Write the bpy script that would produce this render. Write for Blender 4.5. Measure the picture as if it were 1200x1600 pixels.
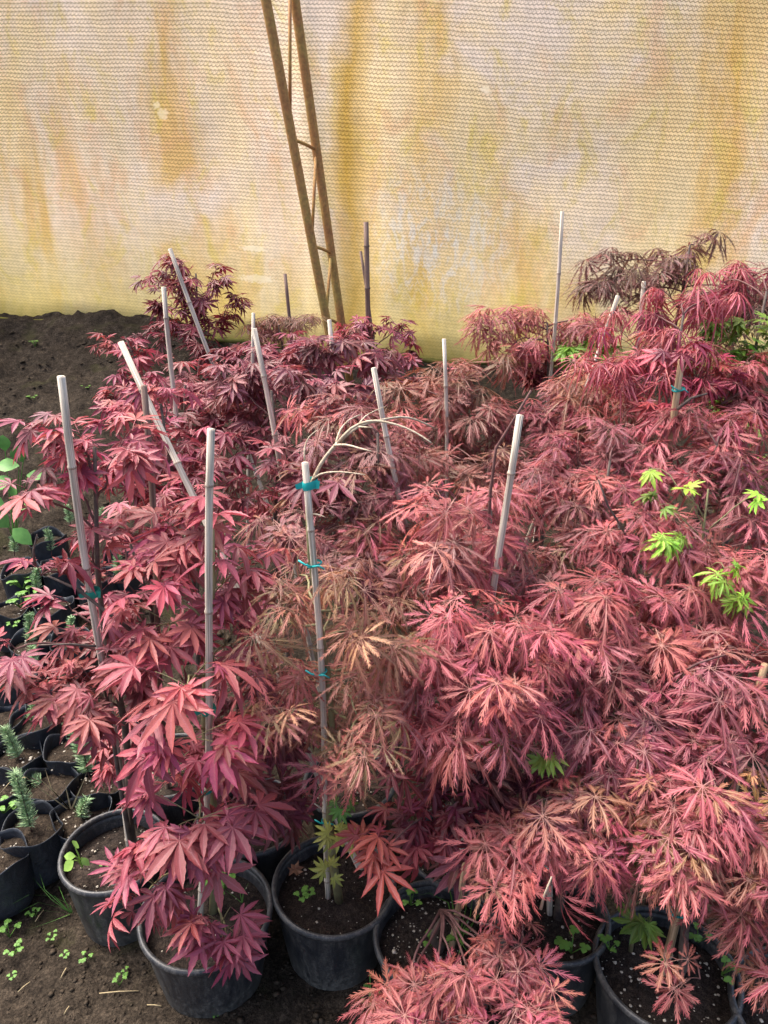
import bpy, math, random
import numpy as np
from mathutils import Vector, Matrix

for o in list(bpy.data.objects): bpy.data.objects.remove(o)
SC = bpy.context.scene
COL = SC.collection

# ------------------------------------------------------------------ camera
CAM_H, PITCH, F = 1.70, math.radians(24.0), 1200.0
cam_d = bpy.data.cameras.new('camera'); cam = bpy.data.objects.new('camera', cam_d); COL.objects.link(cam)
cam.location = (0, 0, CAM_H); cam.rotation_euler = (math.radians(90) - PITCH, 0, 0)
cam_d.sensor_fit = 'VERTICAL'; cam_d.sensor_height = 36.0; cam_d.lens = 36.0 * F / 1600.0
cam_d.clip_start = 0.02; cam_d.clip_end = 1000
SC.camera = cam

# ------------------------------------------------------------------ light
SUN_EL, SUN_AZ = math.radians(60), math.radians(-62)      # azimuth from +Y (behind the cloth), negative = to the left
w = bpy.data.worlds.new('World'); SC.world = w; w.use_nodes = True
nt = w.node_tree; bg = nt.nodes['Background']
sky = nt.nodes.new('ShaderNodeTexSky'); sky.sky_type = 'NISHITA'; sky.sun_disc = False
sky.sun_elevation = SUN_EL; sky.sun_rotation = SUN_AZ
sky.dust_density = 6.0; sky.air_density = 1.0; sky.ozone_density = 0.6
nt.links.new(sky.outputs[0], bg.inputs[0]); bg.inputs[1].default_value = 0.15
sd = bpy.data.lights.new('sun', 'SUN'); sd.energy = 2.1; sd.angle = math.radians(36); sd.color = (1.0, 0.97, 0.92)
sun = bpy.data.objects.new('sun', sd); COL.objects.link(sun)
sdir = Vector((math.sin(SUN_AZ) * math.cos(SUN_EL), math.cos(SUN_AZ) * math.cos(SUN_EL), math.sin(SUN_EL)))
sun.rotation_euler = sdir.to_track_quat('Z', 'Y').to_euler(); sun.location = sdir * 20
vs = SC.view_settings; vs.view_transform = 'Standard'; vs.look = 'None'; vs.gamma = 1; vs.use_curve_mapping = False
vs.exposure = 1.26
SC.cycles.max_bounces = 5; SC.cycles.diffuse_bounces = 3; SC.cycles.glossy_bounces = 2; SC.cycles.transmission_bounces = 4

# ------------------------------------------------------------------ helpers
def ray(px, py):
    x = (px - 600) / F; v = (800 - py) / F
    return Vector((x, math.cos(PITCH) + v * math.sin(PITCH), v * math.cos(PITCH) - math.sin(PITCH)))
def at(px, py, Y):
    d = ray(px, py); return Vector((0, 0, CAM_H)) + d * (Y / d.y)
def depth(p):
    return p.y * math.cos(PITCH) - (p.z - CAM_H) * math.sin(PITCH)
def sstep(a, b, x):
    t = np.clip((x - a) / (b - a), 0, 1); return t * t * (3 - 2 * t)
def ground_z(x, y):
    s = np.clip((y - 1.55) / 2.75, 0, 1)
    z = 0.74 * (s * 0.75 + 0.25 * s * s)
    z = z + 0.20 * sstep(0.5, 1.5, -x) * sstep(2.2, 4.2, y)
    z = z - 0.35 * sstep(4.45, 5.2, y)          # unseen ground outside, lowered so more light reaches the foot of the cloth
    return z
def on_ground(px, py, h=0.0):
    best, by = 1e9, 1.0
    for Y in np.arange(0.6, 4.6, 0.004):
        p = at(px, py, Y); e = abs(p.z - float(ground_z(p.x, p.y)) - h)
        if e < best: best, by = e, Y
        elif best < 0.01 and e > best + 0.05: break
    return at(px, py, by)

rngs = np.random.RandomState(3)
_lat = rngs.rand(64, 64)
def vnoise(x, y):
    x = np.asarray(x, float); y = np.asarray(y, float)
    xi = np.floor(x).astype(int); yi = np.floor(y).astype(int); fx = x - xi; fy = y - yi
    fx = fx * fx * (3 - 2 * fx); fy = fy * fy * (3 - 2 * fy)
    g = lambda a, b: _lat[a % 64, b % 64]
    return (g(xi, yi) * (1 - fx) + g(xi + 1, yi) * fx) * (1 - fy) + (g(xi, yi + 1) * (1 - fx) + g(xi + 1, yi + 1) * fx) * fy
def fbm(x, y, o=4):
    s = 0; a = 1; t = 0
    for i in range(o):
        s = s + a * vnoise(x * 2 ** i + 7.3 * i, y * 2 ** i + 3.1 * i); t += a; a *= 0.5
    return s / t

class MB:
    def __init__(s): s.v = []; s.f = []; s.uv = None
    def add(s, vs, fs):
        b = len(s.v); s.v += [tuple(q) for q in vs]; s.f += [tuple(i + b for i in f) for f in fs]
    def tube(s, pts, rad, n=6, cap=True):
        pts = [Vector(p) for p in pts]
        if not hasattr(rad, '__len__'): rad = [rad] * len(pts)
        rings = []; prev = None
        for i, p in enumerate(pts):
            t = (pts[min(i + 1, len(pts) - 1)] - pts[max(i - 1, 0)])
            t = t.normalized() if t.length > 1e-9 else Vector((0, 0, 1))
            if prev is None:
                a = t.cross(Vector((0.3, 0.9, 0.2)))
                if a.length < 1e-3: a = t.cross(Vector((1, 0, 0)))
            else:
                a = prev - t * prev.dot(t)
            a.normalize(); prev = a; b = t.cross(a)
            rings.append([p + (a * math.cos(2 * math.pi * k / n) + b * math.sin(2 * math.pi * k / n)) * rad[i] for k in range(n)])
        vs = [q for r in rings for q in r]; fs = []
        for i in range(len(pts) - 1):
            for k in range(n):
                fs.append((i * n + k, i * n + (k + 1) % n, (i + 1) * n + (k + 1) % n, (i + 1) * n + k))
        if cap:
            fs.append(tuple(range(n - 1, -1, -1))); fs.append(tuple((len(pts) - 1) * n + k for k in range(n)))
        s.add(vs, fs)
    def lathe(s, prof, n=40, c=(0, 0, 0), wob=None):
        vs = []; fs = []
        for (r, z) in prof:
            for k in range(n):
                a = 2 * math.pi * k / n; q = 1 + (wob(a, z) if wob else 0)
                vs.append((c[0] + r * q * math.cos(a), c[1] + r * q * math.sin(a), c[2] + z))
        for i in range(len(prof) - 1):
            for k in range(n):
                fs.append((i * n + k, i * n + (k + 1) % n, (i + 1) * n + (k + 1) % n, (i + 1) * n + k))
        s.add(vs, fs)
    def mesh(s, name, mat=None, smooth=True):
        m = bpy.data.meshes.new(name); m.from_pydata(s.v, [], s.f)
        if mat: m.materials.append(mat)
        if smooth: m.polygons.foreach_set('use_smooth', [True] * len(m.polygons))
        m.update(); return m
    def build(s, name, mat, parent=None, smooth=True):
        return link(name, s.mesh(name, mat, smooth), parent)
def link(name, me, parent=None):
    o = bpy.data.objects.new(name, me); COL.objects.link(o)
    if parent: o.parent = parent
    return o
def tag(o, label=None, cat=None, group=None, kind=None):
    if label: o['label'] = label
    if cat: o['category'] = cat
    if group: o['group'] = group
    if kind: o['kind'] = kind
    return o
def empty(name, loc, label=None, cat=None, group=None):
    o = bpy.data.objects.new(name, None); COL.objects.link(o); o.location = loc; o.empty_display_size = 0.05
    return tag(o, label, cat, group)
def copy_tree(o, loc, label=None, rz=0.0, sc=1.0):
    c = o.copy(); COL.objects.link(c); c.location = loc; c.rotation_euler = (0, 0, rz); c.scale = (sc, sc, sc)
    if label: c['label'] = label
    for ch in list(o.children):
        d = ch.copy(); COL.objects.link(d); d.parent = c
        for g in list(ch.children):
            e = g.copy(); COL.objects.link(e); e.parent = d
    return c

# ------------------------------------------------------------------ materials
def mat(name):
    m = bpy.data.materials.new(name); m.use_nodes = True
    n = m.node_tree; p = n.nodes['Principled BSDF']; return m, n, p
def N(n, t, **k):
    o = n.nodes.new(t)
    for a, b in k.items(): setattr(o, a, b)
    return o
def ramp(n, fac, stops):
    r = N(n, 'ShaderNodeValToRGB'); e = r.color_ramp.elements
    while len(e) < len(stops): e.new(0.5)
    for i, (p, c) in enumerate(stops):
        e[i].position = p; e[i].color = (c[0], c[1], c[2], 1) if hasattr(c, '__len__') else (c, c, c, 1)
    n.links.new(fac, r.inputs[0]); return r.outputs[0]
def noise(n, vec, scale, detail=4, rough=0.55, dist=0):
    t = N(n, 'ShaderNodeTexNoise'); t.inputs['Scale'].default_value = scale; t.inputs['Detail'].default_value = detail
    t.inputs['Roughness'].default_value = rough; t.inputs['Distortion'].default_value = dist
    if vec is not None: n.links.new(vec, t.inputs['Vector'])
    return t.outputs['Fac']
def mixc(n, fac, a, b, blend='MIX'):
    m = N(n, 'ShaderNodeMix', data_type='RGBA', blend_type=blend)
    for sock, v in ((m.inputs[0], fac), (m.inputs[6], a), (m.inputs[7], b)):
        if hasattr(v, 'links') or hasattr(v, 'is_linked'): n.links.new(v, sock)
        elif hasattr(v, '__len__'): sock.default_value = (v[0], v[1], v[2], 1)
        else: sock.default_value = v
    return m.outputs[2]
def math_(n, op, a, b=None, c=None, clamp=False):
    m = N(n, 'ShaderNodeMath', operation=op); m.use_clamp = clamp
    for i, v in enumerate((a, b, c)):
        if v is None: continue
        if hasattr(v, 'is_linked'): n.links.new(v, m.inputs[i])
        else: m.inputs[i].default_value = v
    return m.outputs[0]
def bump(n, p, h, strength, dist):
    b = N(n, 'ShaderNodeBump'); b.inputs['Strength'].default_value = strength; b.inputs['Distance'].default_value = dist
    n.links.new(h, b.inputs['Height']); n.links.new(b.outputs[0], p.inputs['Normal'])
def obj_coord(n): return N(n, 'ShaderNodeTexCoord').outputs['Object']
def uv_coord(n): return N(n, 'ShaderNodeTexCoord').outputs['UV']

def leaf_mat(name, vein, vein_amt, tip_amt, translucent=0.30, rough=0.40):
    """colour comes from the object's own colour; the UV runs from petiole (0) to lobe tip (1) and from rib (0) to edge (1)"""
    m, n, p = mat(name)
    oi = N(n, 'ShaderNodeObjectInfo'); uv = N(n, 'ShaderNodeSeparateXYZ'); n.links.new(uv_coord(n), uv.inputs[0])
    base = oi.outputs['Color']
    hsv = N(n, 'ShaderNodeHueSaturation'); n.links.new(base, hsv.inputs['Color'])
    n.links.new(math_(n, 'MULTIPLY_ADD', oi.outputs['Random'], 0.03, 0.483), hsv.inputs['Hue'])
    r2 = math_(n, 'FRACT', math_(n, 'MULTIPLY', oi.outputs['Random'], 17.31))
    n.links.new(math_(n, 'MULTIPLY_ADD', r2, 0.6, 0.75), hsv.inputs['Value'])
    c = hsv.outputs[0]
    c = mixc(n, math_(n, 'MULTIPLY', math_(n, 'POWER', uv.outputs[0], 2.0), tip_amt), c, (0.52, 0.10, 0.115))
    v = math_(n, 'SUBTRACT', 1.0, math_(n, 'MULTIPLY', uv.outputs[1], 5.0), clamp=True)
    v = math_(n, 'MULTIPLY', v, vein_amt)
    c = mixc(n, v, c, vein)
    ns = noise(n, obj_coord(n), 60, 3)
    c = mixc(n, 1.0, c, ramp(n, ns, [(0.3, 0.78), (0.7, 1.15)]), 'MULTIPLY')
    n.links.new(c, p.inputs['Base Color'])
    p.inputs['Roughness'].default_value = rough; p.inputs['Specular IOR Level'].default_value = 0.5
    tr = N(n, 'ShaderNodeBsdfTranslucent')
    n.links.new(mixc(n, 1.0, c, (1.2, 0.92, 0.9), 'MULTIPLY'), tr.inputs[0])
    mx = N(n, 'ShaderNodeMixShader'); mx.inputs[0].default_value = translucent
    n.links.new(p.outputs[0], mx.inputs[1]); n.links.new(tr.outputs[0], mx.inputs[2])
    n.links.new(mx.outputs[0], n.nodes['Material Output'].inputs[0])
    bump(n, p, math_(n, 'ADD', uv.outputs[1], ns), 0.25, 0.004)
    return m
M = {}
M['palmate'] = leaf_mat('maple_leaf', (0.50, 0.17, 0.20), 0.55, 0.10)
M['lace'] = leaf_mat('lace_leaf', (0.58, 0.33, 0.27), 0.70, 0.30)
M['green'] = leaf_mat('green_leaf', (0.40, 0.50, 0.12), 0.35, 0.0, 0.3)

def simple(name, col, rough=0.6, spec=0.4, var=0.25, scale=30, bmp=0.0, bdist=0.003, col2=None):
    m, n, p = mat(name); oc = obj_coord(n); ns = noise(n, oc, scale, 5)
    c2 = col2 if col2 else tuple(x * (1 - var) for x in col); c1 = col if col2 else tuple(min(1, x * (1 + var)) for x in col)
    n.links.new(ramp(n, ns, [(0.3, c2), (0.7, c1)]), p.inputs['Base Color'])
    p.inputs['Roughness'].default_value = rough; p.inputs['Specular IOR Level'].default_value = spec
    if bmp: bump(n, p, ns, bmp, bdist)
    return m
M['bark'] = simple('maple_bark', (0.16, 0.125, 0.10), 0.75, 0.2, 0.4, 60, 0.3, col2=(0.07, 0.05, 0.05))
M['twig'] = simple('dark_twig', (0.15, 0.075, 0.07), 0.7, 0.2, 0.3, 60)
M['greenbark'] = simple('young_green_bark', (0.26, 0.25, 0.12), 0.6, 0.3, 0.3, 50, col2=(0.19, 0.15, 0.08))
M['bare'] = simple('bare_pale_wood', (0.64, 0.54, 0.41), 0.75, 0.2, 0.2, 140, 0.4, 0.002, col2=(0.36, 0.27, 0.18))
M['joint'] = simple('cane_joint', (0.50, 0.40, 0.31), 0.8, 0.2, 0.3, 120, col2=(0.22, 0.15, 0.11))
M['joint_dark'] = simple('dark_cane_joint', (0.20, 0.14, 0.11), 0.8, 0.2, 0.3, 120, col2=(0.08, 0.06, 0.05))
M['tie'] = simple('turquoise_tape', (0.02, 0.42, 0.40), 0.35, 0.5, 0.15, 40)
M['tie_green'] = simple('green_tape', (0.02, 0.30, 0.22), 0.35, 0.5, 0.15, 40)
M['perlite'] = simple('perlite', (0.62, 0.58, 0.50), 0.9, 0.1, 0.2, 200, col2=(0.36, 0.30, 0.22))
M['clod'] = simple('soil_clod', (0.080, 0.060, 0.042), 0.95, 0.1, 0.4, 60, 0.6, 0.004, col2=(0.034, 0.026, 0.019))
M['weed'] = simple('weed_green', (0.15, 0.30, 0.05), 0.5, 0.3, 0.25, 40, col2=(0.07, 0.17, 0.03))
M['grass'] = simple('grass_green', (0.13, 0.30, 0.05), 0.5, 0.3, 0.25, 20, col2=(0.07, 0.17, 0.035))
M['straw'] = simple('dry_straw', (0.42, 0.33, 0.19), 0.8, 0.2, 0.3, 40)
M['needle'] = simple('spruce_needle', (0.50, 0.62, 0.36), 0.55, 0.3, 0.3, 25, col2=(0.20, 0.35, 0.17))
M['deadleaf'] = simple('dead_leaf', (0.24, 0.13, 0.08), 0.8, 0.2, 0.3, 60, col2=(0.13, 0.06, 0.04))
M['wax'] = simple('wax_white', (0.75, 0.71, 0.62), 0.8, 0.2, 0.1, 50)

def soil_mat(name, a, b, c, sc=1.0, moss=0.0):
    m, n, p = mat(name); oc = obj_coord(n)
    big = noise(n, oc, 3.0 * sc, 5, 0.6); mid = noise(n, oc, 38 * sc, 6, 0.7); fine = noise(n, oc, 160 * sc, 4, 0.7)
    col = ramp(n, mid, [(0.30, b), (0.52, a), (0.74, c)])
    col = mixc(n, 1.0, col, ramp(n, big, [(0.3, 0.68), (0.7, 1.22)]), 'MULTIPLY')
    col = mixc(n, 1.0, col, ramp(n, fine, [(0.34, 0.38), (0.5, 1.0), (0.68, 1.75)]), 'MULTIPLY')
    if moss:
        mm = noise(n, oc, 5.0 * sc, 5, 0.6, 0.4)
        col = mixc(n, math_(n, 'MULTIPLY', ramp(n, mm, [(0.56, 0.0), (0.70, 1.0)]), moss), col, (0.055, 0.055, 0.02))
    n.links.new(col, p.inputs['Base Color']); p.inputs['Roughness'].default_value = 0.95
    p.inputs['Specular IOR Level'].default_value = 0.12
    bump(n, p, math_(n, 'ADD', mid, math_(n, 'MULTIPLY', fine, 0.5)), 0.9, 0.012 / sc ** 0.5)
    return m
M['ground'] = soil_mat('bare_soil', (0.042, 0.032, 0.023), (0.015, 0.011, 0.008), (0.092, 0.070, 0.050), 1.0, 0.55)
M['potsoil'] = soil_mat('potting_soil', (0.042, 0.032, 0.027), (0.018, 0.014, 0.012), (0.095, 0.070, 0.052), 2.0, 0.0)
M['bagsoil'] = soil_mat('bag_soil', (0.050, 0.037, 0.027), (0.018, 0.013, 0.010), (0.12, 0.09, 0.062), 1.6, 0.5)

def pot_mat():
    m, n, p = mat('black_pot_plastic'); oc = obj_coord(n)
    mp = N(n, 'ShaderNodeMapping'); mp.inputs['Scale'].default_value = (1, 1, 0.22); n.links.new(oc, mp.inputs[0])
    d = noise(n, mp.outputs[0], 34, 9, 0.75, 0.3); e = noise(n, oc, 230, 4, 0.7); b = noise(n, oc, 11, 6, 0.65, 0.5); sp_ = noise(n, oc, 75, 6, 0.8)
    f = math_(n, 'MULTIPLY', ramp(n, d, [(0.44, 0.0), (0.62, 0.55)]), ramp(n, e, [(0.40, 0.15), (0.58, 1.0)]))
    f = math_(n, 'ADD', f, math_(n, 'MULTIPLY', ramp(n, sp_, [(0.55, 0.0), (0.66, 0.55)]), ramp(n, b, [(0.40, 0.1), (0.62, 1.0)])), clamp=True)
    sp = N(n, 'ShaderNodeSeparateXYZ'); n.links.new(oc, sp.inputs[0])
    low = math_(n, 'SUBTRACT', 1.0, math_(n, 'MULTIPLY', sp.outputs[2], 11.0), clamp=True)   # mud splashed round the foot
    f = math_(n, 'ADD', f, math_(n, 'MULTIPLY', low, ramp(n, sp_, [(0.38, 0.0), (0.6, 0.9)])), clamp=True)
    n.links.new(mixc(n, f, (0.024, 0.026, 0.031), (0.20, 0.185, 0.165)), p.inputs['Base Color'])
    n.links.new(math_(n, 'MULTIPLY_ADD', f, 0.35, 0.36), p.inputs['Roughness'])
    bump(n, p, math_(n, 'ADD', e, d), 0.3, 0.002); return m
M['pot'] = pot_mat()
def bag_mat():
    m, n, p = mat('black_bag_film'); oc = obj_coord(n); d = noise(n, oc, 22, 6, 0.65, 0.8); e = noise(n, oc, 90, 4)
    n.links.new(ramp(n, d, [(0.35, (0.014, 0.018, 0.026)), (0.75, (0.05, 0.055, 0.065))]), p.inputs['Base Color'])
    p.inputs['Roughness'].default_value = 0.42
    bump(n, p, math_(n, 'ADD', d, math_(n, 'MULTIPLY', e, 0.3)), 0.5, 0.012); return m
M['bag'] = bag_mat()
def cane_mat(name, a, b, c):
    m, n, p = mat(name); uv = uv_coord(n)
    mp = N(n, 'ShaderNodeMapping'); mp.inputs['Scale'].default_value = (9, 2.2, 1); n.links.new(uv, mp.inputs[0])
    st = noise(n, mp.outputs[0], 3.0, 6, 0.65, 0.3); bl = noise(n, uv, 5.0, 4)
    col = ramp(n, st, [(0.34, b), (0.48, a), (0.66, c)])
    col = mixc(n, 1.0, col, ramp(n, bl, [(0.34, 0.55), (0.6, 1.12)]), 'MULTIPLY')
    n.links.new(col, p.inputs['Base Color']); p.inputs['Roughness'].default_value = 0.7; p.inputs['Specular IOR Level'].default_value = 0.2
    bump(n, p, st, 0.35, 0.003); return m
M['cane'] = cane_mat('weathered_cane', (0.66, 0.56, 0.45), (0.26, 0.18, 0.125), (0.86, 0.79, 0.68))
M['cane_tan'] = cane_mat('tan_cane', (0.50, 0.34, 0.20), (0.30, 0.19, 0.11), (0.64, 0.48, 0.31))
M['cane_dark'] = cane_mat('dark_cane', (0.24, 0.155, 0.12), (0.10, 0.07, 0.06), (0.36, 0.26, 0.21))

def rust_mat():
    m, n, p = mat('rusty_steel'); oc = obj_coord(n); a = noise(n, oc, 7, 6, 0.65); b = noise(n, oc, 70, 5, 0.7)
    col = ramp(n, a, [(0.32, (0.52, 0.38, 0.11)), (0.52, (0.54, 0.29, 0.10)), (0.72, (0.40, 0.16, 0.07))])
    col = mixc(n, 1.0, col, ramp(n, b, [(0.3, 0.6), (0.7, 1.2)]), 'MULTIPLY')
    n.links.new(col, p.inputs['Base Color']); p.inputs['Roughness'].default_value = 0.75; p.inputs['Metallic'].default_value = 0.1
    bump(n, p, b, 0.3, 0.003); return m
M['rust'] = rust_mat()

WALL_Y = lambda x: 4.30 - 0.07 * x
def hem_z(x):
    # foot of the cloth read off the photograph: higher on the left, dips to the right
    pts = [(-4, 1.02), (-2.2, 0.96), (-1.25, 0.885), (-0.6, 0.83), (0.2, 0.76), (1.0, 0.74), (2.4, 0.74), (4, 0.74)]
    return float(np.interp(x, [a for a, _ in pts], [b for _, b in pts]))
def cloth_mat():
    m, n, p = mat('stained_knit_sheet')
    uv = uv_coord(n); sp = N(n, 'ShaderNodeSeparateXYZ'); n.links.new(uv, sp.inputs[0])
    u, v = sp.outputs[0], sp.outputs[1]
    def mapped(sx, sy, ox=0.0):
        mp = N(n, 'ShaderNodeMapping'); mp.inputs['Scale'].default_value = (sx, sy, 1); mp.inputs['Location'].default_value = (ox, ox * 0.7, 0)
        n.links.new(uv, mp.inputs[0]); return mp.outputs[0]
    s1 = noise(n, mapped(1.5, 0.42), 1.0, 5, 0.55, 0.5)
    s2 = noise(n, mapped(2.6, 0.5, 4.1), 1.0, 5, 0.6, 0.7)
    s3 = noise(n, mapped(1.0, 0.8, 9.2), 1.3, 6, 0.6, 0.4)
    fine = noise(n, mapped(9, 5, 1.0), 3.0, 6, 0.7)
    col = ramp(n, s1, [(0.34, (0.93, 0.68, 0.34)), (0.48, (0.95, 0.75, 0.44)), (0.60, (0.93, 0.75, 0.55)), (0.72, (0.93, 0.62, 0.36))])
    col = mixc(n, ramp(n, s2, [(0.49, 0.0), (0.64, 0.72)]), col, (0.78, 0.47, 0.10))
    col = mixc(n, ramp(n, s3, [(0.49, 0.0), (0.62, 0.85)]), col, (0.95, 0.80, 0.68))
    s4 = noise(n, mapped(2.2, 1.4, 6.6), 2.2, 7, 0.68, 0.8)
    col = mixc(n, ramp(n, s4, [(0.52, 0.0), (0.66, 0.55)]), col, (0.86, 0.52, 0.28))
    col = mixc(n, ramp(n, noise(n, mapped(3.0, 1.6, 8.8), 2.4, 7, 0.7, 0.8), [(0.53, 0.0), (0.68, 0.65)]), col, (0.80, 0.62, 0.16))
    # algae that has grown up the cloth from the damp hem, with a ragged top edge
    hem = math_(n, 'ADD', math_(n, 'MULTIPLY', math_(n, 'SUBTRACT', 0.62, v), 1.5), math_(n, 'MULTIPLY', math_(n, 'SUBTRACT', s3, 0.5), 1.6), clamp=True)
    col = mixc(n, math_(n, 'MULTIPLY', hem, 0.85), col, (0.74, 0.58, 0.14))
    hem2 = math_(n, 'ADD', math_(n, 'MULTIPLY', math_(n, 'SUBTRACT', 0.10, v), 7.0), math_(n, 'MULTIPLY', math_(n, 'SUBTRACT', fine, 0.5), 1.4), clamp=True)
    col = mixc(n, math_(n, 'MULTIPLY', hem2, 0.85), col, (0.13, 0.12, 0.025))
    # bleached, scuffed patch right of the frame
    dx = math_(n, 'DIVIDE', math_(n, 'SUBTRACT', u, 0.28), 0.50); dy = math_(n, 'DIVIDE', math_(n, 'SUBTRACT', v, 0.62), 0.42)
    pat = math_(n, 'SUBTRACT', 1.0, math_(n, 'ADD', math_(n, 'MULTIPLY', dx, dx), math_(n, 'MULTIPLY', dy, dy)), clamp=True)
    pat = math_(n, 'MULTIPLY', pat, ramp(n, noise(n, mapped(5, 2.2, 2.0), 4.0, 7, 0.75, 0.6), [(0.47, 0.0), (0.60, 1.0)]))
    col = mixc(n, math_(n, 'MULTIPLY', pat, 0.8), col, (0.90, 0.85, 0.78))
    # ochre run beside the frame
    ox = math_(n, 'ABSOLUTE', math_(n, 'SUBTRACT', u, math_(n, 'MULTIPLY_ADD', math_(n, 'SUBTRACT', s3, 0.5), 0.5, -0.16)))
    run = math_(n, 'SUBTRACT', 1.0, math_(n, 'DIVIDE', ox, 0.16), clamp=True)
    col = mixc(n, math_(n, 'MULTIPLY', run, 0.75), col, (0.72, 0.44, 0.07))
    col = mixc(n, 1.0, col, ramp(n, fine, [(0.3, 0.86), (0.7, 1.10)]), 'MULTIPLY')
    # thin bald spots where the sheet is worn through to the film
    fu = noise(n, mapped(14, 14, 5.0), 5.0, 5, 0.7)
    for (px, py, rx, ry) in ((250, 166, 6, 6), (259, 179, 10, 8), (398, 388, 24, 5), (402, 435, 30, 7), (762, 139, 9, 6)):
        P = at(px, py, 4.30); P = at(px, py, WALL_Y(P.x)); hz = hem_z(P.x) - 0.03; k = depth(P) / F
        vv = (P.z - hz) / (3.05 - hz) * 2.25 + 0.055 * max(0, P.x - 0.2)
        ax = math_(n, 'DIVIDE', math_(n, 'SUBTRACT', u, P.x), rx * k); ay = math_(n, 'DIVIDE', math_(n, 'SUBTRACT', v, vv), ry * k)
        dd = math_(n, 'ADD', math_(n, 'MULTIPLY', ax, ax), math_(n, 'MULTIPLY', ay, ay))
        dd = math_(n, 'ADD', dd, math_(n, 'MULTIPLY', math_(n, 'SUBTRACT', fu, 0.5), 4.0))
        msk = math_(n, 'MULTIPLY', math_(n, 'SUBTRACT', 0.95, dd), 2.2, clamp=True)
        bald = msk if px == 250 else math_(n, 'MAXIMUM', bald, msk)
    # the knit: rows of loops
    S = 0.0172; Cw = 0.0200
    row0 = math_(n, 'DIVIDE', v, S)
    wob = noise(n, mapped(3, 3, 3.3), 2.0, 3)
    row0 = math_(n, 'ADD', row0, math_(n, 'MULTIPLY', wob, 1.2))
    ph = math_(n, 'MULTIPLY', math_(n, 'MODULO', math_(n, 'FLOOR', row0), 2.0), 0.5)
    cu = math_(n, 'ADD', math_(n, 'DIVIDE', u, Cw), ph)
    tri = math_(n, 'PINGPONG', cu, 0.5)
    r = math_(n, 'FRACT', math_(n, 'ADD', row0, math_(n, 'MULTIPLY', math_(n, 'PINGPONG', math_(n, 'DIVIDE', u, Cw), 0.5), 0.62)))
    line = math_(n, 'SUBTRACT', 1.0, math_(n, 'MULTIPLY', math_(n, 'ABSOLUTE', math_(n, 'SUBTRACT', r, 0.5)), 5.8), clamp=True)
    side = math_(n, 'SUBTRACT', 1.0, math_(n, 'MULTIPLY', math_(n, 'PINGPONG', math_(n, 'ADD', cu, math_(n, 'MULTIPLY', r, 0.45)), 0.5), 6.0), clamp=True)
    knit = math_(n, 'MAXIMUM', math_(n, 'POWER', line, 0.7), math_(n, 'MULTIPLY', side, 0.85))
    fade = ramp(n, math_(n, 'ADD', math_(n, 'MULTIPLY', v, 0.55), math_(n, 'MULTIPLY', s3, 0.5)), [(0.25, 0.22), (0.80, 1.0)])   # clogged with dirt lower down
    knit = math_(n, 'MULTIPLY', math_(n, 'MULTIPLY', knit, fade), math_(n, 'SUBTRACT', 1.0, math_(n, 'MULTIPLY', bald, 0.75)))
    col = mixc(n, math_(n, 'MULTIPLY', bald, 0.42), col, (0.95, 0.87, 0.68))
    thread = mixc(n, 1.0, col, (0.22, 0.165, 0.11), 'MULTIPLY')
    col = mixc(n, math_(n, 'MULTIPLY', knit, 0.88), col, thread)
    n.links.new(col, p.inputs['Base Color']); p.inputs['Roughness'].default_value = 0.7; p.inputs['Specular IOR Level'].default_value = 0.15
    bump(n, p, knit, 0.4, 0.004)
    tr = N(n, 'ShaderNodeBsdfTranslucent'); n.links.new(col, tr.inputs[0])
    mx = N(n, 'ShaderNodeMixShader'); mx.inputs[0].default_value = 0.62
    n.links.new(p.outputs[0], mx.inputs[1]); n.links.new(tr.outputs[0], mx.inputs[2])
    n.links.new(mx.outputs[0], n.nodes['Material Output'].inputs[0])
    return m
M['cloth'] = cloth_mat()

# ------------------------------------------------------------------ ground
def build_ground():
    xs = np.concatenate([-np.geomspace(200, 3.2, 14), np.linspace(-3, 3, 261), np.geomspace(3.2, 200, 14)])
    ys = np.concatenate([-np.geomspace(200, 0.5, 14), np.linspace(0.3, 4.8, 215), np.geomspace(5.0, 300, 16)])
    X, Y = np.meshgrid(xs, ys)
    Z = ground_z(X, Y)
    near = ((np.abs(X) < 3.1) & (Y > 0.2) & (Y < 4.9)).astype(float)
    rough = (fbm(X * 3, Y * 3, 3) - 0.5) * 0.05 + (fbm(X * 14, Y * 14, 4) - 0.5) * 0.030 + (np.abs(vnoise(X * 26, Y * 26) - 0.5)) * 0.020
    bank = sstep(0.5, 1.0, -X) * sstep(1.8, 2.6, Y)
    Z = Z + near * rough * (1 + 1.0 * bank)
    vs = np.stack([X.ravel(), Y.ravel(), Z.ravel()], 1)
    nx = len(xs); ny = len(ys)
    i = np.arange(ny - 1)[:, None] * nx + np.arange(nx - 1)[None, :]
    fs = np.stack([i, i + 1, i + nx + 1, i + nx], -1).reshape(-1, 4)
    me = bpy.data.meshes.new('ground'); me.from_pydata(vs.tolist(), [], fs.tolist()); me.materials.append(M['ground'])
    me.polygons.foreach_set('use_smooth', [True] * len(me.polygons))
    tag(link('ground', me), kind='structure')
build_ground()

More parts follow.
